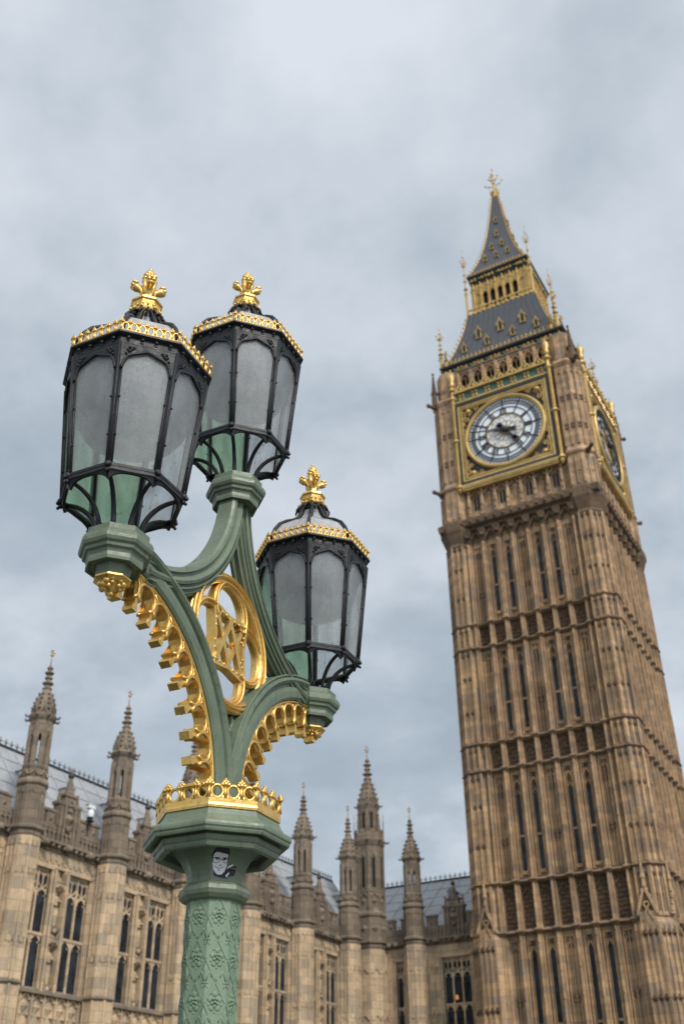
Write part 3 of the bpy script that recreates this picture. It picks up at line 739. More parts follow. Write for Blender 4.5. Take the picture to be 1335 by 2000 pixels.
spatch([(26, 18), (33, 11), (44, 11), (52, 20), (57, 36), (58, 52), (57, 76), (52, 80), (38, 79), (24, 80), (18, 78), (15, 60), (17, 40), (21, 26)], 0.0013, Wt)
spatch([(66, 46), (76, 47), (83, 45), (80, 43), (70, 40), (62, 32), (58, 30)], 0.0013, Wt)
spatch([(52, 4), (60, 3), (64, 12), (70, 20), (66, 22), (58, 12)], 0.0013, Wt)
spatch([(21, 13), (32, 8), (33, 9), (24, 17)], 0.0013, Wt)
def sline(pts, w, o=0.0017):
    for (x0, y0), (x1, y1) in zip(pts, pts[1:]):
        d = Vector((x1 - x0, y1 - y0, 0)).normalized(); e = Vector((-d.y, d.x, 0)) * w / 2; c = [(x0 + e.x, y0 + e.y), (x1 + e.x, y1 + e.y), (x1 - e.x, y1 - e.y), (x0 - e.x, y0 - e.y)]
        sc = 0.00136; k = [sp_((x - 42) * sc, y * sc, o) for x, y in c]; mb.add(k, [(0, 1, 2, 3)], K)
sline([(15, 61), (34, 61), (40, 58), (46, 60), (58, 62)], 2.2)
sline([(15, 61), (17, 50), (23, 47), (31, 48), (35, 53), (36, 60)], 1.4); sline([(44, 59), (46, 52), (50, 48), (56, 49), (58, 54), (58, 62)], 1.4)
sline([(20, 62.5), (34, 63)], 3.4); sline([(43, 63), (54, 63.5)], 3.4); sline([(25, 58), (31, 58)], 3); sline([(46, 58), (52, 58)], 3)
sline([(24, 36), (30, 32), (38, 31), (44, 33), (48, 37)], 1.8); sline([(33, 25), (39, 25)], 2.6); sline([(35, 40), (38, 39), (42, 43)], 2.2)
mb.build('portrait_sticker', ['sticker_black', 'sticker_white'], lamp)['label'] = 'black and white sticker of a smiling face in glasses'

# ================================================================== CLOCK TOWER
XC, YC = -21.83, 74.2
SHX = 0.0
tower = thing(empty('clock_tower', (XC, YC, GROUND)), 'tall brown stone Gothic clock tower with gilded dials and a slate spire', 'tower')
TI = Matrix.Translation((-XC, -YC, -GROUND))
def side(k):       # local (u to the right as seen from outside, o outward, z)
    O = [Vector((0, -1, 0)), Vector((1, 0, 0)), Vector((0, 1, 0)), Vector((-1, 0, 0))][k]
    U = Vector((0, 0, 1)).cross(O)
    return Matrix(((U.x, O.x, 0, XC + SHX), (U.y, O.y, 0, YC), (0, 0, 1, 0), (0, 0, 0, 1)))
ROOT = Matrix.Translation((XC, YC, 0))
def tb(mb, name, mats, parent=None): return mb.build(name, mats, parent or tower, inv=TI)
RIBS = [-4.375 + 1.25 * i for i in range(8)]
BAYS = [-3.75 + 1.25 * i for i in range(7)]
STAGES = [(GROUND, 13.3), (16.6, 24.2), (26.3, 33.7), (35.75, 43.0)]
BANDS = [(13.4, 16.5), (24.3, 26.2), (33.8, 35.65)]
def gar(mb, u, w, o0, z0, z1, mat=0, d=0.05):   # gable-shaped pair of bars
    mb.bar((u - w, o0, z0), (u, o0, z1), 0.09, (0, 1, 0), d, mat); mb.bar((u + w, o0, z0), (u, o0, z1), 0.09, (0, 1, 0), d, mat)
def ringy(mb, r, sec, n=64, c=(0.0, 0.0), a0=0, a1=360):
    closed = a1 - a0 >= 360; fr = []
    for i in range(n if closed else n + 1):
        t_ = R(a0 + (a1 - a0) * i / n); d = Vector((math.cos(t_), 0, math.sin(t_))); fr.append((Vector((c[0], 0, c[1])) + d * r, d, Vector((0, 1, 0))))
    mb.sweep(fr, sec, closed=closed)
# --- shaft
mb = MB(ROOT)
mb.box(-5.75, 5.75, -5.75, 5.75, GROUND, 50.0)
for k in range(4):
    mb.setT(side(k))
    for ri, u in enumerate(RIBS):
        for z0, z1 in STAGES + BANDS:
            mb.box(u - 0.17, u + 0.17, 5.7, 6.14, z0, z1)
            mb.box(u - 0.07, u + 0.07, 5.9, 6.40, z0, z1 - 0.15)
            for s_ in (-1, 1): mb.box(u + s_ * 0.135 - 0.03, u + s_ * 0.135 + 0.03, 6.0, 6.22, z0, z1 - 0.15)
            if k < 2 and z1 - z0 > 4:
                n = int((z1 - z0) / 1.6)
                for j in range(n):
                    zz = z0 + (z1 - z0) * (j + 0.6 + 0.2 * ((ri * 7 + j * 3) % 5) / 5) / n
                    mb.pyr((u, 6.34, zz), (0, 1, 0), (0, 0, 1), 0.11, 0.16)
    for bi, u in enumerate(BAYS):
        slit = bi in (1, 2, 4, 5)
        for si, (z0, z1) in enumerate(STAGES):
            for s_ in (-1, 1):
                mb.box(u + s_ * 0.315 - 0.04, u + s_ * 0.315 + 0.04, 5.7, 5.97, z0 + 0.2, z1 - 0.2)
                mb.box(u + s_ * 0.20 - 0.032, u + s_ * 0.20 + 0.032, 5.7, 5.87, z0 + 0.2, z1 - 0.2)
            if not slit:
                mb.box(u - 0.035, u + 0.035, 5.7, 5.92, z0 + 0.2, z1 - 0.4)
                for s_ in (-1, 1):      # little panel arches
                    mb.bar((u + s_ * 0.27, 5.84, z1 - 1.0), (u, 5.84, z1 - 0.6), 0.07, (0, 1, 0), 0.06)
            else:
                for s_ in (-1, 1): mb.bar((u + s_ * 0.26, 5.86, z1 - 1.25), (u, 5.86, z1 - 0.75), 0.09, (0, 1, 0), 0.06)
            mb.box(u - 0.44, u + 0.44, 5.7, 5.92, z1 - 0.42, z1 - 0.02)
tb(mb, 'shaft', 'tower_stone')
# --- string courses
def stringcourse(z, o=6.05, h=0.16, pier=1.24):
    mb = MB(ROOT)
    for k in range(4):
        mb.setT(side(k))
        mb.frus(0, 5.9, z - h, z - h * 0.2, 4.4, o - 5.9, 4.4, o + 0.22 - 5.9); mb.frus(0, 5.9, z - h * 0.2, z + h, 4.4, o + 0.27 - 5.9, 4.4, o - 5.9)
        for u in RIBS:
            mb.frus(u, 6.14, z - h * 1.5, z - 0.02, 0.14, 0.18, 0.28, 0.44); mb.frus(u, 6.14, z - 0.018, z + h * 0.8, 0.28, 0.44, 0.16, 0.28)
    mb.setT(ROOT)
    for a in (-1, 1):
        for b in (-1, 1): mb.lathe([(pier - 0.12, -h * 1.2), (pier + 0.10, -h * 0.3), (pier + 0.19, 0), (pier + 0.10, h * 0.5), (pier - 0.1, h * 1.1)], 8, 22.5, c=(5.3 * a, 5.3 * b), z=z)
    return tb(mb, 'string_course', 'string_stone')
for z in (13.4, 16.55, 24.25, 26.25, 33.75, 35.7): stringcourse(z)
# --- bands of carved panels
rnd = random.Random(4)
for z0, z1 in BANDS:
    for k in range(4):
        mb = MB(side(k))
        mb.box(-4.3, 4.3, 5.73, 5.752, z0 + 0.15, z1 - 0.15)
        for u in BAYS:
            mb.box(u - 0.43, u + 0.43, 5.74, 5.775, z0 + 0.2, z1 - 0.2)
            for s_ in (-1, 1): mb.box(u + s_ * 0.40 - 0.05, u + s_ * 0.40 + 0.05, 5.7, 5.88, z0 + 0.2, z1 - 0.2)
            nz = max(3, int((z1 - z0 - 0.4) / 0.30))
            for j in range(nz):
                for i in range(3):
                    uu = u - 0.24 + 0.24 * i; zz = z0 + 0.3 + (z1 - z0 - 0.6) * (j + 0.5) / nz
                    if (i + j) % 2 == 0: mb.pyr((uu, 5.775, zz), (0, 1, 0), (0, 0, 1), rnd.uniform(0.13, 0.17), rnd.uniform(0.10, 0.18), rot=rnd.uniform(0, 90))
                    else: mb.tube([(uu - 0.10, 5.79, zz - 0.1), (uu, 5.85, zz), (uu + 0.10, 5.79, zz + 0.1)], 0.035, 4)
            mb.bar((u - 0.4, 5.84, z1 - 0.75), (u, 5.84, z1 - 0.35), 0.10, (0, 1, 0), 0.06); mb.bar((u + 0.4, 5.84, z1 - 0.75), (u, 5.84, z1 - 0.35), 0.10, (0, 1, 0), 0.06)
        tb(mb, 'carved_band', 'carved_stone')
# --- carved window heads and blind quatrefoils
mb = MB()
for k in range(4):
    mb.setT(side(k))
    for bi, u in enumerate(BAYS):
        for si, (z0, z1) in enumerate(STAGES):
            hh = (0.55, 1.35, 1.35, 0.9)[si] if True else 0
            if bi in (1, 2, 4, 5): hh *= 1.1
            n = max(2, int(hh / 0.26))
            mb.box(u - 0.27, u + 0.27, 5.74, 5.775, z1 - 0.5 - hh, z1 - 0.44)
            for j in range(n):
                for s_ in (-1, 0, 1):
                    mb.pyr((u + s_ * 0.22 + (0.11 if j % 2 else 0) * (s_ != 1), 5.78, z1 - 0.5 - hh * (j + 0.5) / n), (0, 1, 0), (0, 0, 1), 0.12, 0.13, rot=15 * j)
            if bi in (0, 3, 6):
                zq = z0 + (z1 - z0) * 0.36
                if si == 0: zq = 9.3
                for a in (-1, 1):
                    for b in (-1, 1): mb.box(u + a * 0.13 - 0.085, u + a * 0.13 + 0.085, 5.7, 5.93, zq + b * 0.13 - 0.085, zq + b * 0.13 + 0.085)
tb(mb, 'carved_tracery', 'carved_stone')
# --- slit windows on the two faces in view
SL = [(3.0, 12.4, 8.0), (17.2, 22.6, 19.6), (27.0, 32.1, 29.3), (36.6, 41.6, 39.0)]
for k in (0, 1):
    for bi in (1, 2, 4, 5):
        u = BAYS[bi]
        for z0, z1, zm in SL:
            mb = MB(side(k)); w = 0.165
            mb.box(u - w - 0.05, u - w, 5.74, 5.86, z0, z1 - 0.25); mb.box(u + w, u + w + 0.05, 5.74, 5.86, z0, z1 - 0.25)
            mb.bar((u - w - 0.02, 5.80, z1 - 0.28), (u, 5.80, z1 + 0.08), 0.06, (0, 1, 0), 0.06); mb.bar((u + w + 0.02, 5.80, z1 - 0.28), (u, 5.80, z1 + 0.08), 0.06, (0, 1, 0), 0.06)
            mb.box(u - w, u + w, 5.74, 5.85, zm - 0.12, zm + 0.02); mb.frus(u, 5.86, z0 - 0.22, z0, 0.2, 0.1, 0.26, 0.16)
            wn = tb(mb, 'slit_window', 'tower_stone')
            mb = MB(side(k)); mb.poly([(u - w, 5.76, z0), (u + w, 5.76, z0), (u + w, 5.76, z1 - 0.28), (u, 5.76, z1 + 0.02), (u - w, 5.76, z1 - 0.28)], (0, 0.02, 0))
            tb(mb, 'pane', 'window_glass', wn)
# --- corner piers
for a in (-1, 1):
    for b in (-1, 1):
        mb = MB(ROOT)
        cx, cy = 5.3 * a, 5.3 * b
        mb.lathe([(1.17, GROUND), (1.17, 43.2)], 8, 22.5, c=(cx, cy))
        mb.lathe([(1.46, GROUND), (1.46, 13.0), (1.38, 13.25), (1.22, 13.7)], 8, 22.5, c=(cx, cy))
        for f in range(8):
            an = R(45 * f); nx, ny = math.cos(an), math.sin(an)
            if nx * a < -0.5 or ny * b < -0.5: continue
            tx, ty = -ny, nx
            M = Matrix(((tx, nx, 0, cx), (ty, ny, 0, cy), (0, 0, 1, 0), (0, 0, 0, 1)))
            mb.setT(ROOT @ M)
            for z0, z1 in STAGES[1:] + BANDS:
                for u, w_, o_ in ((-0.44, 0.06, 1.24), (0.0, 0.05, 1.21), (0.44, 0.06, 1.24), (-0.30, 0.025, 1.15), (0.30, 0.025, 1.15), (-0.12, 0.025, 1.15), (0.12, 0.025, 1.15)): mb.box(u - w_, u + w_, 1.0, o_, z0 + 0.1, z1 - 0.1)
                for fz in ((0.34, 0.70, 0.96) if z1 - z0 > 4 else (0.86,)):
                    zz = z0 + (z1 - z0) * fz
                    for u in (-0.215, 0.215):
                        mb.bar((u - 0.17, 1.14, zz - 0.20), (u, 1.14, zz), 0.10, (0, 1, 0), 0.07, 1); mb.bar((u + 0.17, 1.14, zz - 0.20), (u, 1.14, zz), 0.10, (0, 1, 0), 0.07, 1)
                        mb.pyr((u, 1.10, zz - 0.22), (0, 1, 0), (0, 0, 1), 0.12, 0.12, 1)
                        if z1 - z0 < 4: mb.box(u - 0.15, u + 0.15, 1.0, 1.115, z0 + 0.3, zz - 0.2, 1); mb.pyr((u, 1.11, (z0 + zz) / 2), (0, 1, 0), (0, 0, 1), 0.14, 0.1, 1)
            for u in (-0.53, -0.17, 0.17, 0.53): mb.box(u - 0.055, u + 0.055, 1.25, 1.44, GROUND, 12.9)
            for zz in (5.2, 9.0, 12.6):
                for u in (-0.35, 0.0, 0.35):
                    mb.bar((u - 0.14, 1.42, zz - 0.24), (u, 1.42, zz), 0.10, (0, 1, 0), 0.07, 1); mb.bar((u + 0.14, 1.42, zz - 0.24), (u, 1.42, zz), 0.10, (0, 1, 0), 0.07, 1); mb.pyr((u, 1.37, zz - 0.25), (0, 1, 0), (0, 0, 1), 0.12, 0.12, 1)
            # gablet closing the wide lower buttress
            if f % 2 == 0:
                mb.box(-0.52, 0.52, 1.1, 1.36, 12.9, 13.7); mb.poly([(-0.52, 1.1, 13.7), (0.52, 1.1, 13.7), (0.0, 1.1, 15.0)], (0, 0.20, 0), 1); mb.bar((-0.62, 1.36, 13.5), (0, 1.36, 15.15), 0.15, (0, 1, 0), 0.10); mb.bar((0.62, 1.36, 13.5), (0, 1.36, 15.15), 0.15, (0, 1, 0), 0.10)
                gar(mb, 0, 0.3, 1.38, 13.2, 13.9); ringy(mb, 0.17, [(-0.04, 1.28), (-0.04, 1.40), (0.04, 1.40), (0.04, 1.28)], 12, (0, 14.1))
                for i in range(4):
                    for s_ in (-1, 1): mb.ball((s_ * (0.60 - 0.15 * i), 1.38, 13.75 + 0.40 * i), 0.10, 5); 
                mb.lathe([(0.12, 15.0), (0.10, 15.6), (0.17, 15.7), (0.04, 16.7)], 6, 0, c=(0, 1.3)); mb.ball((0, 1.3, 16.1), 0.13, 6); mb.ball((0, 1.3, 16.7), 0.09, 6)
            mb.setT(ROOT)
        tb(mb, 'corner_pier', ['tower_stone', 'carved_stone'])
# --- corbelled cornice under the clock stage
mb = MB(ROOT)
def sqring(mb, prof): mb.lathe([(h * math.sqrt(2), z) for h, z in prof], 4, 45)
sqring(mb, [(5.6, 43.9), (6.3, 44.15), (6.3, 44.3), (6.7, 44.45), (6.75, 44.95), (6.5, 45.2), (6.0, 45.25)])
for a in (-1, 1):
    for b in (-1, 1): mb.lathe([(1.17, 42.6), (1.30, 42.9), (1.22, 43.1), (1.5, 43.9), (1.62, 44.2), (1.62, 44.9), (1.5, 45.2)], 8, 22.5, c=(5.35 * a, 5.35 * b))
for k in range(4):
    mb.setT(side(k))
    for u in RIBS:
        mb.frus(u, 6.0, 42.7, 43.4, 0.20, 0.1, 0.24, 0.35); mb.frus(u, 6.1, 43.4, 43.95, 0.24, 0.36, 0.28, 0.55)
        mb.ball((u, 6.5, 43.45), 0.16, 6)
    for u in BAYS:
        for s_ in (-1, 1): mb.bar((u + s_ * 0.42, 6.1, 43.3), (u, 6.1, 43.95), 0.16, (0, 1, 0), 0.12)
    for i in range(18):
        u = -6.0 + 12.0 * i / 17; mb.ball((u, 6.74, 44.68), 0.15, 6)
tb(mb, 'corbelled_cornice', 'carved_stone')
# --- clock stage
mb = MB(ROOT)
mb.box(-6.05, 6.05, -6.05, 6.05, 45.2, 57.6)
sqring(mb, [(6.0, 48.15), (6.45, 48.3), (6.55, 48.45), (6.3, 48.75), (6.0, 48.8)])
for k in range(4):
    mb.setT(side(k))
    for i in range(8):
        u = -3.95 + 7.9 * i / 7
        mb.box(u - 0.15, u + 0.15, 6.0, 6.45, 45.3, 46.2); mb.box(u - 0.12, u + 0.12, 6.0, 6.36, 46.2, 47.6)
        mb.frus(u, 6.3, 47.55, 48.0, 0.12, 0.12, 0.24, 0.24); mb.lathe([(0.12, 46.2), (0.15, 46.6), (0.10, 47.1), (0.11, 47.3), (0.03, 47.5)], 6, 0, c=(u, 6.42))
        mb.pyr((u, 6.45, 45.7), (0, 1, 0), (0, 0, 1), 0.14, 0.12)
    for i in range(7):
        u = -3.95 + 7.9 * (i + 0.5) / 7
        for s_ in (-1, 1): mb.bar((u + s_ * 0.42, 6.2, 47.3), (u, 6.2, 47.9), 0.14, (0, 1, 0), 0.12)
        mb.box(u - 0.42, u + 0.42, 6.0, 6.2, 45.3, 45.9)
        if i % 2: mb.box(u - 0.07, u + 0.07, 6.0, 6.16, 45.9, 47.4); mb.bar((u - 0.36, 6.12, 47.0), (u, 6.12, 47.4), 0.1, (0, 1, 0), 0.06); mb.bar((u + 0.36, 6.12, 47.0), (u, 6.12, 47.4), 0.1, (0, 1, 0), 0.06)
tb(mb, 'clock_stage', 'tower_stone')
for k in (0, 1):
    for i in (0, 2, 4, 6):
        u = -3.95 + 7.9 * (i + 0.5) / 7
        mb = MB(side(k)); mb.box(u - 0.36, u - 0.27, 6.02, 6.14, 45.9, 47.3); mb.box(u + 0.27, u + 0.36, 6.02, 6.14, 45.9, 47.3); mb.box(u - 0.03, u + 0.03, 6.02, 6.13, 45.9, 47.3)
        w_ = tb(mb, 'stage_window', 'tower_stone')
        mb = MB(side(k)); mb.poly([(u - 0.28, 6.06, 45.9), (u + 0.28, 6.06, 45.9), (u + 0.28, 6.06, 47.1), (u, 6.06, 47.4), (u - 0.28, 6.06, 47.1)], (0, 0.02, 0)); tb(mb, 'pane', 'window_glass', w_)
# corner turrets of the clock stage and belfry
for a in (-1, 1):
    for b in (-1, 1):
        mb = MB(ROOT); cx, cy = 5.3 * a, 5.3 * b
        mb.lathe([(1.38, 45.2), (1.38, 48.2), (1.55, 48.35), (1.6, 48.5), (1.42, 48.8), (1.36, 49.0), (1.36, 57.2), (1.52, 57.4), (1.62, 57.6), (1.45, 57.9), (1.1, 58.0), (1.0, 58.2), (0.98, 61.2)], 8, 22.5, c=(cx, cy))
        for f in range(8):
            an = R(45 * f); nx, ny = math.cos(an), math.sin(an)
            if nx * a < -0.5 or ny * b < -0.5: continue
            M = Matrix(((-ny, nx, 0, cx), (nx, ny, 0, cy), (0, 0, 1, 0), (0, 0, 0, 1))); mb.setT(ROOT @ M)
            for u in (-0.52, 0.0, 0.52): mb.box(u - 0.07, u + 0.07, 1.2, 1.36, 49.1, 57.1); mb.box(u - 0.06, u + 0.06, 1.2, 1.38, 45.4, 48.0)
            for zz in (51.0, 53.9, 56.7):
                for u in (-0.26, 0.26):
                    if zz < 56: 
                        for p in (-1, 1):
                            for q_ in (-1, 1): mb.box(u + p * 0.1 - 0.06, u + p * 0.1 + 0.06, 1.2, 1.35, zz + q_ * 0.17 - 0.1, zz + q_ * 0.17 + 0.1, 1)
                    else: mb.bar((u - 0.22, 1.31, zz - 0.25), (u, 1.31, zz), 0.1, (0, 1, 0), 0.06); mb.bar((u + 0.22, 1.31, zz - 0.25), (u, 1.31, zz), 0.1, (0, 1, 0), 0.06)
            for u in (-0.26, 0.26): mb.pyr((u, 1.27, 46.6), (0, 1, 0), (0, 0, 1), 0.16, 0.1)
            for u in (-0.3, 0.3): mb.box(u - 0.05, u + 0.05, 0.85, 1.0, 58.3, 61.0)
        mb.setT(ROOT)
        # gargoyles
        for dx, dy, z in ((a, b, 57.6), (a, b, 48.4)):
            d = Vector((dx, dy, 0)).normalized(); p = Vector((cx, cy, z)) + d * 1.4
            mb.tube([p, p + d * 0.3 + Vector((0, 0, -0.05)), p + d * 0.55 + Vector((0, 0, 0.05)), p + d * 0.7], [0.26, 0.2, 0.15, 0.17], 6, mat=1); mb.ball(p + d * 0.72 + Vector((0, 0, 0.08)), 0.2, 6, 1)
        tb(mb, 'corner_turret', ['tower_stone', 'carved_stone'])
        # slim stone pinnacle with its flying strut
        mb = MB(ROOT); px_, py_ = 6.35 * a, 6.35 * b
        mb.lathe([(0.30, 57.7), (0.26, 59.0), (0.34, 59.1), (0.22, 59.3), (0.05, 61.4)], 6, 0, c=(px_, py_))
        for i in range(5): mb.lathe([(0.05, -0.1), (0.26 - 0.03 * i, 0), (0.05, 0.1)], 6, 0, c=(px_, py_), z=59.4 + 0.38 * i)
        mb.ball((px_, py_, 61.4), 0.13, 6)
        mb.tube([(px_, py_, 58.9), (5.9 * a, 5.9 * b, 59.5), (5.4 * a, 5.4 * b, 59.7)], 0.14, 5)
        tb(mb, 'stone_pinnacle', 'carved_stone')
# --- clock faces
DZ, DR, DO = 52.55, 3.30, 6.62
def cf(mb, k): return mb.setT(side(k) @ Matrix.Translation((-0.12, 0, 0)))
def disc(mb, r, o0, o1, n=64): 
    mb.poly([(r * math.cos(2 * math.pi * i / n), o0, DZ + r * math.sin(2 * math.pi * i / n)) for i in range(n)], (0, o1 - o0, 0))
def rsec(w, o0, o1): return [(-w, o0), (-w, o1), (w, o1), (w, o0)]
def dialbar(mb, ang, r0, r1, w, off=0.0, o=DO + 0.02, d=0.035, slant=0.0):     # clockwise angle from XII
    t_ = R(90 - ang); e = Vector((math.cos(t_), 0, math.sin(t_))); s_ = Vector((e.z, 0, -e.x))
    mb.bar(Vector((0, o, DZ)) + e * r0 + s_ * (off - slant), Vector((0, o, DZ)) + e * r1 + s_ * (off + slant), w, (0, 1, 0), d)
NUM = ['XII', 'I', 'II', 'III', 'IV', 'V', 'VI', 'VII', 'VIII', 'IX', 'X', 'XI']
for k in (0, 1):
    mb = cf(MB(), k)
    disc(mb, DR, 6.0, DO - 0.02)
    dial = tb(mb, 'clock_face', 'opal_glass')
    mb = cf(MB(), k)         # iron framework, numerals and minute track
    for r, w in ((3.28, 0.045), (2.99, 0.016), (2.70, 0.018), (2.36, 0.025), (1.72, 0.035)): ringy(mb, r, rsec(w, DO - 0.03, DO + 0.05), c=(0, DZ))
    for i in range(60): dialbar(mb, 6 * i, 2.70, 3.24, 0.022 if i % 5 else 0.06)
    for i in range(60): dialbar(mb, 6 * i + 3, 2.70, 2.99, 0.02)
    for i in range(12):
        a = 30 * i; dialbar(mb, a, 2.36, 3.26, 0.09)
        s_ = NUM[i]; ws = {'I': 0.15, 'V': 0.34, 'X': 0.34}; tot = sum(ws[c] for c in s_); x = -tot / 2
        for c in s_:
            m_ = x + ws[c] / 2
            if c == 'I': dialbar(mb, a, 1.74, 2.34, 0.07, m_)
            elif c == 'V': dialbar(mb, a, 1.76, 2.34, 0.075, m_ - 0.07, slant=-0.07); dialbar(mb, a, 1.76, 2.34, 0.04, m_ + 0.07, slant=0.07)
            else: dialbar(mb, a, 1.74, 2.34, 0.075, m_, slant=0.13); dialbar(mb, a, 1.74, 2.34, 0.04, m_, slant=-0.13)
            x += ws[c]
    tb(mb, 'numeral_ring', 'dark_iron', dial)
    mb = cf(MB(), k)         # gilt tracery of the centre
    for j in range(12):
        for r in (0.75, 1.2): 
            t_ = R(30 * j + (15 if r > 1 else 0)); ringy(mb, 0.30 if r > 1 else 0.24, rsec(0.012, DO - 0.02, DO + 0.015), 14, (r * math.cos(t_), DZ + r * math.sin(t_)))
        dialbar(mb, 30 * j + 15, 0.35, 1.66, 0.016, o=DO)
    ringy(mb, 1.62, rsec(0.03, DO - 0.02, DO + 0.02), c=(0, DZ)); ringy(mb, 0.42, rsec(0.03, DO - 0.02, DO + 0.02), 24, (0, DZ))
    tb(mb, 'dial_tracery', 'tower_gold', dial)
    mb = cf(MB(), k)         # minute hand at 47, long and thin
    a = 283.0; dialbar(mb, a, -0.9, 3.05, 0.11, o=DO + 0.26, d=0.03); dialbar(mb, a, -1.05, -0.35, 0.34, o=DO + 0.26, d=0.03); dialbar(mb, a, -0.3, 0.9, 0.22, o=DO + 0.26, d=0.04)
    tb(mb, 'minute_hand', 'dark_iron', dial)
    mb = cf(MB(), k)
    a = 143.5; dialbar(mb, a, -0.8, 1.55, 0.26, o=DO + 0.16, d=0.035); dialbar(mb, a, -0.95, -0.4, 0.5, o=DO + 0.16, d=0.035); dialbar(mb, a, 1.15, 1.6, 0.52, o=DO + 0.16, d=0.035); dialbar(mb, a, 1.5, 2.35, 0.16, o=DO + 0.16, d=0.03)
    mb.ball((0, DO + 0.24, DZ), 0.32, 10)
    tb(mb, 'hour_hand', 'dark_iron', dial)
    mb = cf(MB(), k)         # gilt frame: ring, square mouldings, spandrels
    ringy(mb, 3.46, [(-0.16, 6.4), (-0.16, 6.68), (-0.10, 6.80), (0.0, 6.84), (0.10, 6.80), (0.16, 6.70), (0.16, 6.4)], c=(0, DZ))
    ringy(mb, 3.30, rsec(0.05, 6.5, 6.74), c=(0, DZ))
    HW, Z0, Z1 = 3.92, 48.72, 56.40
    for w, o, g in ((0.0, 6.72, 0.10), (0.24, 6.70, 0.055)):
        for s_ in (-1, 1): mb.box(s_ * (HW - w) - g, s_ * (HW - w) + g, 6.3, o + 0.03, Z0 + w - g, Z1 - w + g)
        for z in (Z0 + w, Z1 - w): mb.box(-HW + w + g, HW - w - g, 6.3, o, z - g, z + g)
    for sx in (-1, 1):
        for sz in (-1, 1):
            cx, cz = sx * 3.12, DZ + sz * 3.22
            mb.pyr((cx, 6.45, cz), (0, 1, 0), (0, 0, 1), 0.42, 0.3, rot=0); mb.ball((cx, 6.55, cz), 0.24, 8)
            for q_ in range(3):
                ringy(mb, 0.16, rsec(0.035, 6.4, 6.62), 14, (sx * (3.5 - 0.55 * q_), DZ + sz * (2.35 + 0.45 * q_ + (0.55 if q_ == 1 else 0)))) if q_ != 1 else None
            for t_ in (18, 36, 54, 72):
                rr_ = 3.78 + 0.30 * (t_ in (36, 54)); ringy(mb, 0.17, rsec(0.05, 6.4, 6.62), 12, (sx * rr_ * math.cos(R(t_)) if abs(rr_ * math.cos(R(t_))) < 3.6 else sx * 3.58, DZ + sz * min(3.62, rr_ * math.sin(R(t_)))))
            for x_, z_, r_ in ((3.55, 3.05, 0.2), (2.95, 3.62, 0.17), (2.65, 3.6, 0.14), (3.6, 2.72, 0.14), (3.62, 1.95, 0.12), (2.0, 3.66, 0.12)): ringy(mb, r_, rsec(0.055, 6.4, 6.62), 12, (sx * x_, DZ + sz * z_)); mb.ball((sx * x_, 6.48, DZ + sz * z_), 0.09, 5)
            ringy(mb, 0.13, rsec(0.03, 6.4, 6.6), 12, (sx * 3.55, DZ + sz * 3.6)); ringy(mb, 0.2, rsec(0.03, 6.4, 6.6), 12, (sx * 2.35, DZ + sz * 3.45)); ringy(mb, 0.2, rsec(0.03, 6.4, 6.6), 12, (sx * 3.55, DZ + sz * 2.35))
    tb(mb, 'gilt_frame', 'tower_gold', dial)
    mb = cf(MB(), k)
    mb.box(-4.2, 4.2, 6.0, 6.42, 48.35, 57.0); mb.box(-4.16, -4.02, 6.42, 6.78, 48.35, 56.9); mb.box(4.02, 4.16, 6.42, 6.78, 48.35, 56.9)
    mb.box(-4.0, 4.0, 6.42, 6.76, 48.36, 48.60); mb.box(-4.0, 4.0, 6.42, 6.80, 56.52, 56.72)
    tb(mb, 'spandrel_ground', 'dark_iron', dial)
    mb = cf(MB(), k)         # beaded shafts, inscription band and cresting
    for s_ in (-1, 1):
        u = s_ * 4.40
        mb.lathe([(0.17, 48.0), (0.17, 58.9)], 8, 0, c=(u, 6.62))
        for i in range(38): mb.ball((u, 6.66, 48.7 + 8.6 * i / 37), 0.215, 6, sz=0.62)
        for z in (48.2, 52.9, 57.5, 58.5): mb.lathe([(0.2, -0.18), (0.36, -0.06), (0.36, 0.06), (0.2, 0.18)], 8, 0, c=(u, 6.62), z=z)
        mb.lathe([(0.16, 58.8), (0.30, 59.2), (0.18, 59.4), (0.38, 59.85), (0.30, 60.15), (0.06, 60.5), (0.03, 60.9)], 8, 0, c=(u, 6.62), smooth=True)
        mb.lathe([(0.05, 47.65), (0.22, 47.9), (0.2, 48.1)], 8, 0, c=(u, 6.62))
    mb.box(-4.15, 4.15, 6.45, 6.82, 48.14, 48.30)
    for i in range(46): mb.box(-4.05 + 8.1 * i / 45 - 0.055, -4.05 + 8.1 * i / 45 + 0.055, 6.5, 6.86, 47.86, 48.13)
    mb.box(-4.15, 4.15, 6.45, 6.80, 47.72, 47.84)
    mb.box(-4.2, 4.2, 6.3, 6.72, 56.9, 57.08); mb.box(-4.2, 4.2, 6.3, 6.84, 57.95, 58.12)
    for i in range(7):
        u = -3.6 + 1.2 * i
        for dx in (-0.16, 0.16):
            for dz in (0.25, 0.62): mb.pyr((u + dx, 6.6, 57.08 + dz), (0, 1, 0), (0, 0, 1), 0.19, 0.2, rot=45)
        for s_ in (-1, 1): mb.bar((u + s_ * 0.58, 6.7, 58.1), (u, 6.7, 58.8), 0.17, (0, 1, 0), 0.09)
        mb.ball((u, 6.7, 58.95), 0.15, 6); mb.lathe([(0.06, 58.9), (0.05, 59.25)], 6, 0, c=(u, 6.7)); mb.ball((u, 6.7, 59.3), 0.13, 6)
        mb.pyr((u, 6.72, 58.4), (0, 1, 0), (0, 0, 1), 0.17, 0.12)
        for s_ in (-1, 1): mb.pyr((u + s_ * 0.35, 6.72, 58.25), (0, 1, 0), (0, 0, 1), 0.12, 0.1); mb.ball((u + s_ * 0.6, 6.7, 58.45), 0.13, 6)
    tb(mb, 'gilt_cresting', 'tower_gold', dial)
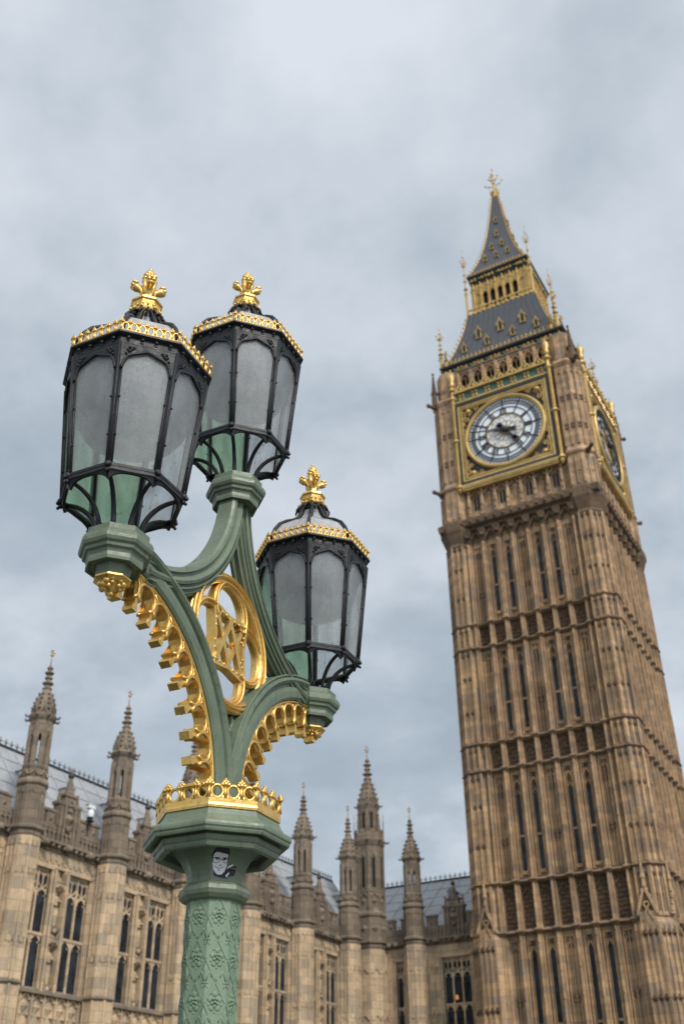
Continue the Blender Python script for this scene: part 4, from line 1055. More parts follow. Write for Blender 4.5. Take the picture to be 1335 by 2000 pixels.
    mb = cf(MB(), k)
    mb.box(-4.15, 4.15, 6.2, 6.6, 57.08, 57.95)
    tb(mb, 'enamel_band', 'enamel_green', dial)
# --- belfry arcade
mb = MB(ROOT); mb.box(-5.0, 5.0, -5.0, 5.0, 57.5, 61.6, 1)
for k in range(4):
    mb.setT(side(k))
    for i in range(8):
        u = -4.2 + 1.2 * i; mb.box(u - 0.19, u + 0.19, 4.95, 5.75, 57.5, 61.0, 0); mb.box(u - 0.07, u + 0.07, 5.7, 5.90, 57.5, 61.05, 0)
    for i in range(7):
        u = -3.6 + 1.2 * i
        for s_ in (-1, 1):
            mb.bar((u + s_ * 0.46, 5.5, 60.25), (u + s_ * 0.26, 5.5, 60.75), 0.14, (0, 1, 0), 0.15, 0); mb.bar((u + s_ * 0.30, 5.5, 60.70), (u, 5.5, 60.96), 0.14, (0, 1, 0), 0.15, 0)
        mb.box(u - 0.04, u + 0.04, 5.2, 5.4, 57.5, 60.9, 0); ringy(mb, 0.15, rsec(0.04, 5.3, 5.42), 12, (u, 60.55))
    mb.box(-5.0, 5.0, 4.8, 5.72, 60.98, 61.4, 0)
tb(mb, 'belfry', ['tower_stone', 'void'])
# --- eaves cornice: gilt bosses with green shields
mb = MB(ROOT)
sqring(mb, [(5.5, 61.05), (5.78, 61.15), (5.80, 61.25), (5.55, 61.3), (5.55, 62.0), (5.85, 62.1), (5.88, 62.25), (5.6, 62.3)])
eav = tb(mb, 'eaves_cornice', 'dark_iron')
mg, me_ = MB(), MB()
for k in range(4):
    mg.setT(side(k)); me_.setT(side(k))
    for i in range(28):
        u = -5.35 + 10.7 * i / 27
        if i % 4 == 2: me_.pyr((u, 5.58, 61.62), (0, 1, 0), (0, 0, 1), 0.30, 0.32, rot=45)
        else:
            cluster(mg, (u, 5.62, 61.62), 0.13, 5, 0.10, seed=i)
tb(mg, 'gilt_boss', 'tower_gold', eav)['kind'] = 'stuff'
tb(me_, 'green_shield', 'enamel_green', eav)['kind'] = 'stuff'
SHX = -0.14; ROOT = Matrix.Translation((XC + SHX, YC, 0))
# --- lower roof with dormers and cresting
LROOF = [(5.62, 62.3), (5.15, 63.2), (4.62, 64.6), (4.15, 66.2), (3.75, 67.8), (3.42, 69.6)]
def rhalf(prof, z):
    for (h0, z0), (h1, z1) in zip(prof, prof[1:]):
        if z0 <= z <= z1: return h0 + (h1 - h0) * (z - z0) / (z1 - z0)
    return prof[-1][0]
mb = MB(ROOT); sqring(mb, LROOF)
for k in range(4):
    mb.setT(side(k))
    for i in range(22):
        z = 62.6 + 0.31 * i; h = rhalf(LROOF, z); mb.box(-h, h, h - 0.1, h + 0.025, z, z + 0.035)
    for j in range(13):
        u = -4.8 + 0.8 * j; pts = [(u * rhalf(LROOF, z) / 5.62, rhalf(LROOF, z) + 0.02, z) for z in (62.3, 63.2, 64.6, 66.2, 67.8, 69.5)]; mb.tube(pts, 0.035, 4)
lroof = tb(mb, 'lower_roof', 'slate')
def crest(mb, h, z, n, s=1.0, o=0.0):
    mb.box(-h, h, h + o - 0.04, h + o + 0.05, z, z + 0.07 * s)
    for i in range(n):
        u = -h + 2 * h * (i + 0.5) / n; mb.tube([(u, h + o, z), (u, h + o, z + 0.34 * s)], 0.045 * s, 4); mb.ball((u, h + o, z + 0.38 * s), 0.10 * s, 5); mb.ball((u - 0.1 * s, h + o, z + 0.2 * s), 0.06 * s, 4); mb.ball((u + 0.1 * s, h + o, z + 0.2 * s), 0.06 * s, 4)
for k in range(4): mb = MB(side(k)); crest(mb, 5.62, 62.35, 28, 1.15, 0.02); tb(mb, 'gilt_cresting', 'tower_gold', lroof)
for a in (-1, 1):
    for b in (-1, 1):
        mb = MB(ROOT); mb.tube([(a * h, b * h, z) for h, z in LROOF], 0.06, 5)
        for i in range(12):
            z = 62.9 + 0.55 * i; h = rhalf(LROOF, z); mb.ball((a * h, b * h, z), 0.12, 5); mb.ball((a * (h + 0.1), b * (h + 0.1), z + 0.12), 0.08, 5)
        tb(mb, 'hip_crockets', 'tower_gold', lroof)
def dormer(mb, k, prof, u, z, s, matd=1):
    mb.setT(side(k)); h = rhalf(prof, z + 0.6 * s); o1 = rhalf(prof, z) + 0.10
    mb.box(u - 0.30 * s, u - 0.19 * s, h - 0.5, o1, z, z + 0.95 * s, 0); mb.box(u + 0.19 * s, u + 0.30 * s, h - 0.5, o1, z, z + 0.95 * s, 0); mb.box(u - 0.19 * s, u + 0.19 * s, h - 0.5, o1 - 0.06, z, z + 1.0 * s, matd)
    for q_ in (-1, 1): mb.bar((u + q_ * 0.42 * s, o1, z + 0.85 * s), (u, o1, z + 1.55 * s), 0.13 * s, (0, 1, 0), 0.07)
    mb.poly([(u - 0.38 * s, o1 - 0.02, z + 0.9 * s), (u + 0.38 * s, o1 - 0.02, z + 0.9 * s), (u, o1 - 0.02, z + 1.5 * s)], (0, -1.2 * s, 0), 2)
    mb.box(u - 0.36 * s, u + 0.36 * s, h - 0.4, o1 + 0.08, z - 0.08 * s, z, 0)
    mb.tube([(u, o1, z + 1.5 * s), (u, o1, z + 1.95 * s)], [0.07 * s, 0.03 * s], 5); mb.ball((u, o1, z + 1.75 * s), 0.11 * s, 5)
for k in (0, 1):
    for u, z, s in [(-3.5, 63.9, 0.66), (-1.25, 63.9, 0.66), (1.25, 63.9, 0.66), (3.5, 63.9, 0.66), (-2.15, 65.5, 0.82), (0.0, 65.5, 0.82), (2.15, 65.5, 0.82)]:
        mb = MB(); dormer(mb, k, LROOF, u, z, s); tb(mb, 'dormer', ['tower_gold', 'void', 'slate'], lroof)
SHX = -0.22; ROOT = Matrix.Translation((XC + SHX, YC, 0))
# --- gilded lantern stage
mb = MB(ROOT)
mb.box(-2.45, 2.45, -2.45, 2.45, 69.5, 74.5, 1)
sqring(mb, [(3.2, 69.45), (3.42, 69.55), (3.42, 69.75), (3.3, 69.8)])
for k in range(4):
    mb.setT(side(k))
    for i in range(16): u = -3.2 + 6.4 * i / 15; mb.box(u - 0.05, u + 0.05, 3.25, 3.38, 69.75, 70.25); mb.pyr((u, 3.3, 70.32), (0, 0, 1), (1, 0, 0), 0.14, 0.3)
    mb.box(-3.3, 3.3, 3.24, 3.40, 70.22, 70.34)
    for i in range(14): u = -3.1 + 6.2 * i / 13; mb.ball((u, 3.45, 69.62), 0.16, 5)
    for i in range(8):
        u = -2.66 + 0.76 * i; mb.box(u - 0.13, u + 0.13, 2.4, 2.86, 69.6, 73.8); mb.box(u - 0.05, u + 0.05, 2.8, 2.98, 69.6, 73.9)
        mb.ball((u, 2.95, 73.2), 0.14, 5)
    for i in range(7):
        u = -2.28 + 0.76 * i
        for s_ in (-1, 1): mb.bar((u + s_ * 0.27, 2.75, 72.35), (u, 2.75, 72.8), 0.12, (0, 1, 0), 0.1)
        mb.box(u - 0.3, u + 0.3, 2.4, 2.74, 72.75, 73.9); mb.box(u - 0.06, u + 0.06, 2.7, 2.86, 72.8, 73.8)
        if i in (0, 6): mb.box(u - 0.28, u + 0.28, 2.4, 2.66, 69.6, 72.8); mb.box(u - 0.04, u + 0.04, 2.6, 2.76, 69.6, 72.6)
lanstage = tb(mb, 'belvedere', ['tower_gold', 'void'])
mb = MB(ROOT); sqring(mb, [(2.7, 73.8), (2.9, 73.9), (2.95, 74.0), (2.85, 74.05), (2.9, 74.6), (3.15, 74.72), (3.18, 74.85), (3.0, 74.9)]); tb(mb, 'belvedere_cornice', 'dark_iron', lanstage)
mg, me_ = MB(), MB()
for k in range(4):
    mg.setT(side(k)); me_.setT(side(k))
    for i in range(16):
        u = -2.75 + 5.5 * i / 15
        if i % 5 == 2: me_.pyr((u, 2.92, 74.33), (0, 1, 0), (0, 0, 1), 0.26, 0.28)
        else: cluster(mg, (u, 2.95, 74.33), 0.12, 4, 0.10, seed=i)
tb(mg, 'gilt_boss', 'tower_gold', lanstage)['kind'] = 'stuff'
tb(me_, 'green_shield', 'enamel_green', lanstage)['kind'] = 'stuff'
SHX = -0.34; ROOT = Matrix.Translation((XC + SHX, YC, 0))
# --- spire
SPIRE = [(3.02, 74.9), (2.55, 76.0), (2.02, 77.5), (1.60, 79.0), (1.24, 80.8), (0.90, 83.0), (0.62, 85.2), (0.40, 87.3), (0.32, 88.0)]
mb = MB(ROOT); sqring(mb, SPIRE)
for k in range(4):
    mb.setT(side(k))
    for i in range(34): z = 75.2 + 0.37 * i; h = rhalf(SPIRE, z); mb.box(-h, h, h - 0.08, h + 0.02, z, z + 0.035)
spire = tb(mb, 'spire_roof', 'slate')
for k in range(4): mb = MB(side(k)); crest(mb, 3.0, 74.92, 18, 1.0, 0.02); tb(mb, 'gilt_cresting', 'tower_gold', spire)
for a in (-1, 1):
    for b in (-1, 1):
        mb = MB(ROOT); mb.tube([(a * h, b * h, z) for h, z in SPIRE], 0.05, 5)
        for i in range(26): z = 75.4 + 0.48 * i; h = rhalf(SPIRE, z); mb.ball((a * (h + 0.04), b * (h + 0.04), z), 0.11 - 0.0015 * i, 5); mb.ball((a * (h + 0.12), b * (h + 0.12), z + 0.10), 0.065, 4)
        tb(mb, 'hip_crockets', 'tower_gold', spire)
for k in (0, 1):
    for z, us in ((77.0, (-1.2, 0, 1.2)), (78.9, (-0.55, 0.55)), (80.9, (0.0,)), (83.2, (0.0,))):
        for u in us:
            mb = MB(); dormer(mb, k, SPIRE, u, z, 0.5); tb(mb, 'lucarne', ['tower_gold', 'void', 'slate'], spire)
# --- crown and cross finial
mb = MB(ROOT)
mb.lathe([(0.30, 87.6), (0.44, 88.0), (0.34, 88.2), (0.46, 88.6), (0.34, 88.8), (0.14, 89.0), (0.09, 89.4), (0.07, 91.6), (0.02, 92.5)], 8, 0)
for k in range(8):
    a = R(45 * k); mb.tube([(0.36 * math.cos(a), 0.36 * math.sin(a), 88.3), (0.52 * math.cos(a), 0.52 * math.sin(a), 88.7), (0.46 * math.cos(a), 0.46 * math.sin(a), 88.95)], 0.05, 4); mb.ball((0.48 * math.cos(a), 0.48 * math.sin(a), 89.0), 0.07, 5)
for z, l in ((90.0, 0.95), (90.9, 0.5)):
    for k in range(4):
        a = R(90 * k); c, s_ = math.cos(a), math.sin(a); mb.tube([(0, 0, z - 0.2), (c * l * 0.5, s_ * l * 0.5, z - 0.25), (c * l, s_ * l, z + 0.05), (c * l * 0.95, s_ * l * 0.95, z + 0.3)], 0.04, 5); mb.ball((c * l, s_ * l, z + 0.25), 0.11, 5); mb.ball((c * l * 0.6, s_ * l * 0.6, z - 0.05), 0.08, 5)
mb.ball((0, 0, 90.2), 0.18, 8); mb.ball((0, 0, 91.5), 0.15, 6); mb.ball((0, 0, 92.4), 0.12, 6)
tb(mb, 'cross_finial', 'tower_gold')
SHX = -0.2; ROOT = Matrix.Translation((XC + SHX, YC, 0))
# --- gilt corner pinnacles
def giltpin(x, y, z0, z1, s):
    mb = MB(ROOT); H = z1 - z0
    mb.lathe([(0.22 * s, z0), (0.20 * s, z0 + 0.30 * H), (0.30 * s, z0 + 0.33 * H), (0.14 * s, z0 + 0.38 * H), (0.10 * s, z0 + 0.6 * H), (0.05 * s, z0 + 0.92 * H), (0.02 * s, z1)], 6, 0, c=(x, y))
    for fz, rr in ((0.40, 0.34), (0.52, 0.26), (0.62, 0.22)): mb.lathe([(0.06 * s, -0.12 * s), (rr * s, 0), (0.06 * s, 0.12 * s)], 6, 0, c=(x, y), z=z0 + fz * H)
    for k in range(4):
        a = R(90 * k + 45); mb.tube([(x, y, z0 + 0.74 * H), (x + 0.35 * s * math.cos(a), y + 0.35 * s * math.sin(a), z0 + 0.76 * H), (x + 0.42 * s * math.cos(a), y + 0.42 * s * math.sin(a), z0 + 0.82 * H)], 0.06 * s, 4); mb.ball((x + 0.42 * s * math.cos(a), y + 0.42 * s * math.sin(a), z0 + 0.83 * H), 0.12 * s, 5)
    mb.ball((x, y, z0 + 0.76 * H), 0.2 * s, 6); mb.ball((x, y, z0 + 0.9 * H), 0.15 * s, 6); mb.ball((x, y, z1), 0.09 * s, 5)
    tb(mb, 'gilt_pinnacle', 'tower_gold')
for a in (-1, 1):
    for b in (-1, 1):
        giltpin(5.55 * a, 5.55 * b, 62.0, 67.2, 0.72); giltpin(3.3 * a, 3.3 * b, 69.6, 78.5, 0.66)
        giltpin(5.0 * a, 5.75 * b, 62.2, 64.2, 0.6); giltpin(5.75 * a, 5.0 * b, 62.2, 64.2, 0.6)

# ================================================================== PALACE WINGS
def frame(origin, U, O): return Matrix(((U[0], O[0], 0, origin[0]), (U[1], O[1], 0, origin[1]), (0, 0, 1, 0), (0, 0, 0, 1)))
NX, NY, SP = -38.0, 36.65, 6.4
wing = thing(empty('palace_wing', (NX, NY, GROUND)), 'long honey stone Gothic range with traceried windows and a row of turrets behind the lamp', 'building')
SXO, SYO = -37.7, 71.4
wing2 = thing(empty('palace_wing', (SXO, SYO, GROUND)), 'short Gothic range with the tallest stair turret, joining the clock tower', 'building')
F1 = frame((NX, NY), (0, 1), (1, 0)); F2 = frame((SXO, SYO), (1, 0), (0, -1))
INV = {wing: Matrix.Translation((-NX, -NY, -GROUND)), wing2: Matrix.Translation((-SXO, -SYO, -GROUND))}
def wb(mb, name, mats, w, parent=None): return mb.build(name, mats, parent or w, inv=INV[w])
K0, K1 = -2, 5                  # turrets
ZS, ZC = 7.55, 14.0             # string course and cornice
# --- walls
def wall_bay(mb, u0, L_, holes, niche=True):
    """one bay of wall from u0, with window openings (left, right) relative to u0"""
    x = 0.0; edges = []
    for a, b in holes: edges.append((x, a)); x = b
    edges.append((x, L_))
    for a, b in edges:
        if niche and b - a > 1.2 and a > 0.5:
            c = (a + b) / 2
            mb.box(u0 + a, u0 + c - 0.36, -1.3, -0.5, ZS, 13.2); mb.box(u0 + c + 0.36, u0 + b, -1.3, -0.5, ZS, 13.2); mb.box(u0 + c - 0.36, u0 + c + 0.36, -1.3, -0.85, ZS, 13.2)
            for s_ in (-1, 1): mb.box(u0 + c + s_ * 0.42 - 0.07, u0 + c + s_ * 0.42 + 0.07, -0.5, -0.30, ZS, 13.1); mb.box(u0 + c + s_ * 0.62 - 0.04, u0 + c + s_ * 0.62 + 0.04, -0.5, -0.40, ZS, 13.2)
        else:
            mb.box(u0 + a, u0 + b, -1.3, -0.5, ZS, 13.2)
            if b - a < 1.2:
                for q_ in (0.80, 0.95) if a == 0 else (b - a - 0.95, b - a - 0.80): mb.box(u0 + a + q_ - 0.035, u0 + a + q_ + 0.035, -0.5, -0.34, ZS, 13.15)
    for a, b in holes:           # stepped reveals and a moulded frame
        for s_, e in ((1, a), (-1, b)):
            mb.box(u0 + e - s_ * 0.10, u0 + e + s_ * 0.001, -0.5, -0.38, ZS, 13.15); mb.box(u0 + e, u0 + e + s_ * 0.05, -0.8, -0.54, ZS, 13.0)
        mb.box(u0 + a - 0.1, u0 + b + 0.1, -0.5, -0.34, 13.08, 13.22)
        mb.box(u0 + a, u0 + b, -0.8, -0.45, ZS, ZS + 0.12)
    mb.box(u0, u0 + L_, -1.3, -0.47, 13.2, 14.0)
    for i in range(int(L_ / 0.42)):
        uu = u0 + 0.25 + i * 0.42
        if uu < u0 + L_ - 0.2: gar(mb, uu, 0.17, -0.46, 13.4, 13.65, d=0.04)
    # carved zone below the windows
    mb.box(u0, u0 + L_, -1.3, -0.55, GROUND, ZS)
    n = int(L_ / 0.8)
    for i in range(n + 1): uu = u0 + L_ * i / n; mb.box(uu - 0.06, uu + 0.06, -0.55, -0.40, GROUND, ZS)
    for i in range(n):
        uu = u0 + L_ * (i + 0.5) / n
        for z in (6.9, 5.6):
            mb.pyr((uu, -0.55, z), (0, 1, 0), (0, 0, 1), 0.34, 0.16, rot=0); gar(mb, uu, 0.34, -0.50, z + 0.28, z + 0.55)
            for s_ in (-1, 1): mb.ball((uu + s_ * 0.24, -0.5, z - 0.36), 0.09, 5); mb.ball((uu + s_ * 0.24, -0.5, z + 0.3), 0.07, 5)
    mb.box(u0, u0 + L_, -0.55, -0.36, 4.75, 4.95)
HOLES = [(1.02, 2.56), (3.84, 5.38)]
mb = MB(F1)
for k in range(K0, K1): wall_bay(mb, SP * k, SP, HOLES)
mb.box(SP * K1, SP * K1 + 2.9, -1.3, -0.5, GROUND, 14.0)
for u in (1.05, 1.5): mb.box(SP * K1 + u - 0.05, SP * K1 + u + 0.05, -0.5, -0.36, ZS, 13.6); 
gar(mb, SP * K1 + 1.27, 0.2, -0.45, 12.3, 12.8); gar(mb, SP * K1 + 1.27, 0.2, -0.45, 9.4, 9.8)
wb(mb, 'wall', 'honey_stone', wing)
S_HOLES = [(1.72, 2.82), (5.35, 7.45)]
mb = MB(F2); wall_bay(mb, 0.0, 9.3, S_HOLES, niche=False)
for u in (4.35, 4.75, 5.15, 7.65, 7.95, 8.3): mb.box(u - 0.05, u + 0.05, -0.5, -0.34, ZS, 13.1)
for u in (4.55, 4.95, 7.8, 8.12):
    for z in (12.7, 9.8): gar(mb, u, 0.18, -0.42, z - 0.3, z)
wb(mb, 'wall', 'honey_stone', wing2)
# --- string course and cornice
def run(mb, u0, u1, turrets, z, kind):
    spans = []; x = u0
    for t_ in turrets:
        if x < t_ - 0.7: spans.append((x, t_ - 0.7))
        x = t_ + 0.7
    if x < u1: spans.append((x, u1))
    for a, b in spans:
        if kind == 'string': mb.box(a, b, -0.6, -0.28, z - 0.1, z + 0.02); mb.frus((a + b) / 2, -0.45, z + 0.02, z + 0.14, (b - a) / 2, 0.17, (b - a) / 2, 0.06)
        else:
            mb.box(a, b, -0.9, -0.38, z - 0.05, z + 0.12); mb.box(a, b, -0.9, -0.10, z + 0.27, z + 0.40); mb.box(a, b, -0.9, -0.30, z + 0.12, z + 0.27)
            n = int((b - a) / 0.40)
            for i in range(n): mb.ball((a + (b - a) * (i + 0.5) / n, -0.22, z + 0.17), 0.135, 5)
            for i in range(3): uu = a + (b - a) * (i + 0.5) / 3; mb.ball((uu, -0.12, z + 0.18), 0.2, 6); mb.ball((uu, 0.05, z + 0.12), 0.12, 5)
TURS = [SP * k for k in range(K0, K1 + 1)]
mb = MB(F1); run(mb, SP * K0, SP * K1 + 2.2, TURS, ZS, 'string')
for u in TURS: mb.lathe([(0.76, -0.12), (0.88, 0.0), (0.76, 0.16)], 8, 22.5, c=(u, 0), z=ZS)
wb(mb, 'string_course', 'weathered_stone', wing)
mb = MB(F1); run(mb, SP * K0, SP * K1 + 2.2, TURS, ZC, 'cornice')
for u in TURS: mb.lathe([(0.74, -0.1), (0.80, 0.05), (0.78, 0.2), (0.93, 0.30), (0.93, 0.40), (0.76, 0.5)], 8, 22.5, c=(u, 0), z=ZC)
wb(mb, 'cornice', 'weathered_stone', wing)
T5 = 3.5
mb = MB(F2); run(mb, 0, 9.3, [0.1, T5], ZS, 'string'); mb.lathe([(0.76, -0.12), (0.88, 0.0), (0.76, 0.16)], 8, 22.5, c=(T5, 0), z=ZS); wb(mb, 'string_course', 'weathered_stone', wing2)
mb = MB(F2); run(mb, 0, 9.3, [0.35, T5], ZC, 'cornice'); mb.lathe([(0.74, -0.1), (0.80, 0.05), (0.78, 0.2), (0.93, 0.30), (0.93, 0.40), (0.76, 0.5)], 8, 22.5, c=(T5, 0), z=ZC)
mb.lathe([(1.12, -0.1), (1.2, 0.1), (1.16, 0.2), (1.34, 0.32), (1.34, 0.42), (1.1, 0.5)], 8, 22.5, c=(0, 0), z=ZC); wb(mb, 'cornice', 'weathered_stone', wing2)
# --- parapets with central gablets
def parapet_bay(mb, u0, L_, gab=None):
    z0 = ZC + 0.4
    mb.box(u0 + 0.5, u0 + L_ - 0.5, -0.75, -0.48, z0, 15.25)
    mb.box(u0 + 0.5, u0 + L_ - 0.5, -0.78, -0.42, 15.05, 15.18)
    n = int(L_ / 0.36)
    for i in range(n):
        uu = u0 + 0.6 + (L_ - 1.2) * (i + 0.5) / n; mb.box(uu - 0.05, uu + 0.05, -0.48, -0.38, z0, 15.05); gar(mb, uu + (L_ - 1.2) / n / 2, 0.12, -0.43, 14.8, 15.0, d=0.04)
    segs = [(0.75, 1.55), (L_ - 1.55, L_ - 0.75)]
    if gab is None: segs = [(L_ / 2 - 0.4, L_ / 2 + 0.4)] if L_ < 2.6 else [(0.72, 1.28), (L_ - 1.28, L_ - 0.72)]
    elif gab - 1.45 > 1.6: segs += [(gab - 1.45, gab - 0.95), (gab + 0.95, gab + 1.45)]
    for a, b in segs:
        if b - a < 0.1: continue
        mb.box(u0 + a, u0 + b, -0.75, -0.48, 15.25, 15.85); mb.box(u0 + a - 0.05, u0 + b + 0.05, -0.80, -0.42, 15.85, 15.97); mb.pyr(((a + b) / 2 + u0, -0.48, 15.5), (0, 1, 0), (0, 0, 1), 0.2, 0.1)
    if gab is not None:
        c = u0 + gab
        mb.box(c - 0.78, c + 0.78, -0.80, -0.40, 15.25, 16.35); mb.box(c - 0.86, c + 0.86, -0.86, -0.34, 16.35, 16.5)
        mb.box(c - 0.42, c + 0.42, -0.80, -0.40, 16.5, 16.85); mb.box(c - 0.5, c + 0.5, -0.86, -0.34, 16.85, 16.97)
        for u in (-0.68, -0.38, 0.38, 0.68): mb.box(c + u - 0.05, c + u + 0.05, -0.4, -0.28, z0, 16.3)
        mb.pyr((c, -0.40, 15.7), (0, 1, 0), (0, 0, 1), 0.4, 0.25, rot=0); mb.ball((c, -0.35, 16.1), 0.16, 6); mb.ball((c, -0.36, 15.2), 0.18, 6); gar(mb, c, 0.3, -0.36, 16.3, 16.75)
        for s_ in (-1, 1): mb.lathe([(0.12, 16.5), (0.05, 17.1)], 6, 0, c=(c + s_ * 0.68, -0.6)); mb.ball((c + s_ * 0.68, -0.6, 17.1), 0.08, 5)
mb = MB(F1)
for k in range(K0, K1): parapet_bay(mb, SP * k, SP, SP / 2)
parapet_bay(mb, SP * K1, 2.4)
wb(mb, 'parapet', 'weathered_stone', wing)
mb = MB(F2); parapet_bay(mb, 0.4, 3.1); parapet_bay(mb, T5, 5.4, 2.95); wb(mb, 'parapet', 'weathered_stone', wing2)
# --- gablet pinnacles (stone spirelet, dark ball, gilt tip)
def gabpin(F, w, u, s=1.0):
    mb = MB(F); o = -0.6
    mb.lathe([(0.26, 16.95), (0.28, 17.1), (0.24, 17.15), (0.13, 17.75), (0.10, 17.9)], 8, 22.5, c=(u, o)); 
    for i in range(3): mb.lathe([(0.08, -0.08), (0.24 - 0.05 * i, 0), (0.08, 0.08)], 6, 0, c=(u, o), z=17.2 + 0.22 * i)
    g_ = wb(mb, 'gablet_pinnacle', 'weathered_stone', w)
    mb = MB(F); mb.ball((u, o, 18.0), 0.17, 8); mb.tube([(u, o, 17.9), (u, o, 18.3)], 0.05, 5); wb(mb, 'iron_ball', 'dark_iron', w, g_)
    mb = MB(F); mb.tube([(u, o, 18.15), (u, o, 18.5)], [0.05, 0.02], 5); mb.ball((u, o, 18.38), 0.07, 5); wb(mb, 'gilt_tip', 'tower_gold', w, g_)
    return g_
gp = gabpin(F1, wing, SP * K0 + SP / 2)
for k in range(K0 + 1, K1): copy_tree(gp, wing, (0, SP * (k - K0), 0))
gabpin(F2, wing2, T5 + 2.95)
# --- turrets
def turret(F, w, u):
    mb = MB(F); c = (u, 0.0)
    mb.lathe([(0.76, GROUND), (0.76, 13.95)], 8, 22.5, c=c, mat=0)
    mb.lathe([(0.71, 14.4), (0.71, 16.4), (0.82, 16.5), (0.82, 16.62), (0.66, 16.8), (0.63, 16.85), (0.63, 17.35)], 8, 22.5, c=c, mat=1, capb=False)
    mb.lathe([(0.30, 17.3), (0.30, 19.9)], 8, 22.5, c=c, mat=1) if False else None
    mb.lathe([(0.66, 17.30), (0.68, 17.42), (0.60, 17.5)], 8, 22.5, c=c, mat=1)
    for k in range(8):          # open lantern stage: eight slim shafts with sky between them
        a = R(22.5 + 45 * k); x, y = u + 0.50 * math.cos(a), 0.50 * math.sin(a)
        mb.lathe([(0.145, 17.45), (0.145, 19.55)], 6, 0, c=(x, y), mat=1)
        a2 = R(45 * k); M = Matrix(((-math.sin(a2), math.cos(a2), 0, u), (math.cos(a2), math.sin(a2), 0, 0), (0, 0, 1, 0), (0, 0, 0, 1)))
        mb.setT(F @ M); mb.box(-0.2, 0.2, 0.42, 0.54, 19.05, 19.75, 1); gar(mb, 0, 0.16, 0.52, 18.85, 19.2, 1)
        mb.box(-0.03, 0.03, 0.60, 0.66, 16.8, 17.3, 1); gar(mb, 0, 0.2, 0.64, 16.9, 17.2, 1); 
        gar(mb, 0, 0.22, 0.66, 16.0, 16.25, 1)
        for s_ in (-1, 1): mb.box(s_ * 0.2 - 0.03, s_ * 0.2 + 0.03, 0.6, 0.70, 14.5, 16.3, 1)
        mb.box(-0.03, 0.03, 0.6, 0.70, 14.5, 16.3, 1)
        cr_ = Matrix(((-math.sin(a), math.cos(a), 0, u), (math.cos(a), math.sin(a), 0, 0), (0, 0, 1, 0), (0, 0, 0, 1))); mb.setT(F @ cr_); mb.box(-0.055, 0.055, 0.70, 0.80, GROUND, 13.9, 0); mb.setT(F @ M); mb.box(-0.03, 0.03, 0.66, 0.74, 9.6, 13.5, 0)
        for zz in (9.4, 12.4, 13.7):
            for s_ in (-1, 1): gar(mb, s_ * 0.15, 0.13, 0.70, zz - 0.2, zz + 0.05, 0, 0.04); mb.pyr((s_ * 0.15, 0.69, zz - 0.16), (0, 1, 0), (0, 0, 1), 0.06, 0.07, 0)
        mb.setT(F)
    mb.lathe([(0.60, 19.55), (0.58, 19.75), (0.70, 19.9), (0.74, 20.02), (0.70, 20.1), (0.60, 20.12), (0.575, 20.3), (0.53, 20.6), (0.44, 20.95), (0.33, 21.25), (0.235, 21.5), (0.175, 21.7), (0.13, 22.3), (0.08, 22.9)], 8, 22.5, c=c, mat=1)
    for k in range(8):
        a = R(22.5 + 45 * k); ca, sa = math.cos(a), math.sin(a)
        mb.tube([(u + 0.66 * ca, 0.66 * sa, 19.98), (u + 0.86 * ca, 0.86 * sa, 19.93), (u + 0.92 * ca, 0.92 * sa, 20.04)], 0.065, 5, mat=1)
        if k % 2 == 0 or True:
            for r, z in ((0.60, 20.42), (0.53, 20.72), (0.44, 21.0), (0.33, 21.28)): mb.ball((u + (r + 0.02) * ca, (r + 0.02) * sa, z), 0.085, 5, mat=1)
        a2 = R(45 * k); gar_ = Matrix(((-math.sin(a2), math.cos(a2), 0, u), (math.cos(a2), math.sin(a2), 0, 0), (0, 0, 1, 0), (0, 0, 0, 1)))
        mb.setT(F @ gar_); gar(mb, 0, 0.2, 0.56, 20.1, 20.5, 1); mb.setT(F)
    for i, (z, r) in enumerate(((21.62, 0.26), (21.92, 0.30), (22.22, 0.22), (22.5, 0.25), (22.78, 0.16))): mb.lathe([(0.1, -0.12), (r, -0.02), (r * 0.9, 0.05), (0.08, 0.12)], 8, 0, c=c, z=z, mat=1)
    t_ = wb(mb, 'turret', ['honey_stone', 'weathered_stone'], w)
    mb = MB(F); mb.tube([(u, 0, 22.85), (u, 0, 23.9)], [0.035, 0.015], 5); mb.ball((u, 0, 23.55), 0.10, 6); mb.ball((u, 0, 23.82), 0.07, 5); mb.tube([(u - 0.18, 0, 23.7), (u + 0.18, 0, 23.7)], 0.03, 4)
    wb(mb, 'gilt_vane', 'tower_gold', w, t_)
    return t_
tu = turret(F1, wing, SP * K0)
for k in range(K0 + 1, K1 + 1): copy_tree(tu, wing, (0, SP * (k - K0), 0))
turret(F2, wing2, T5)
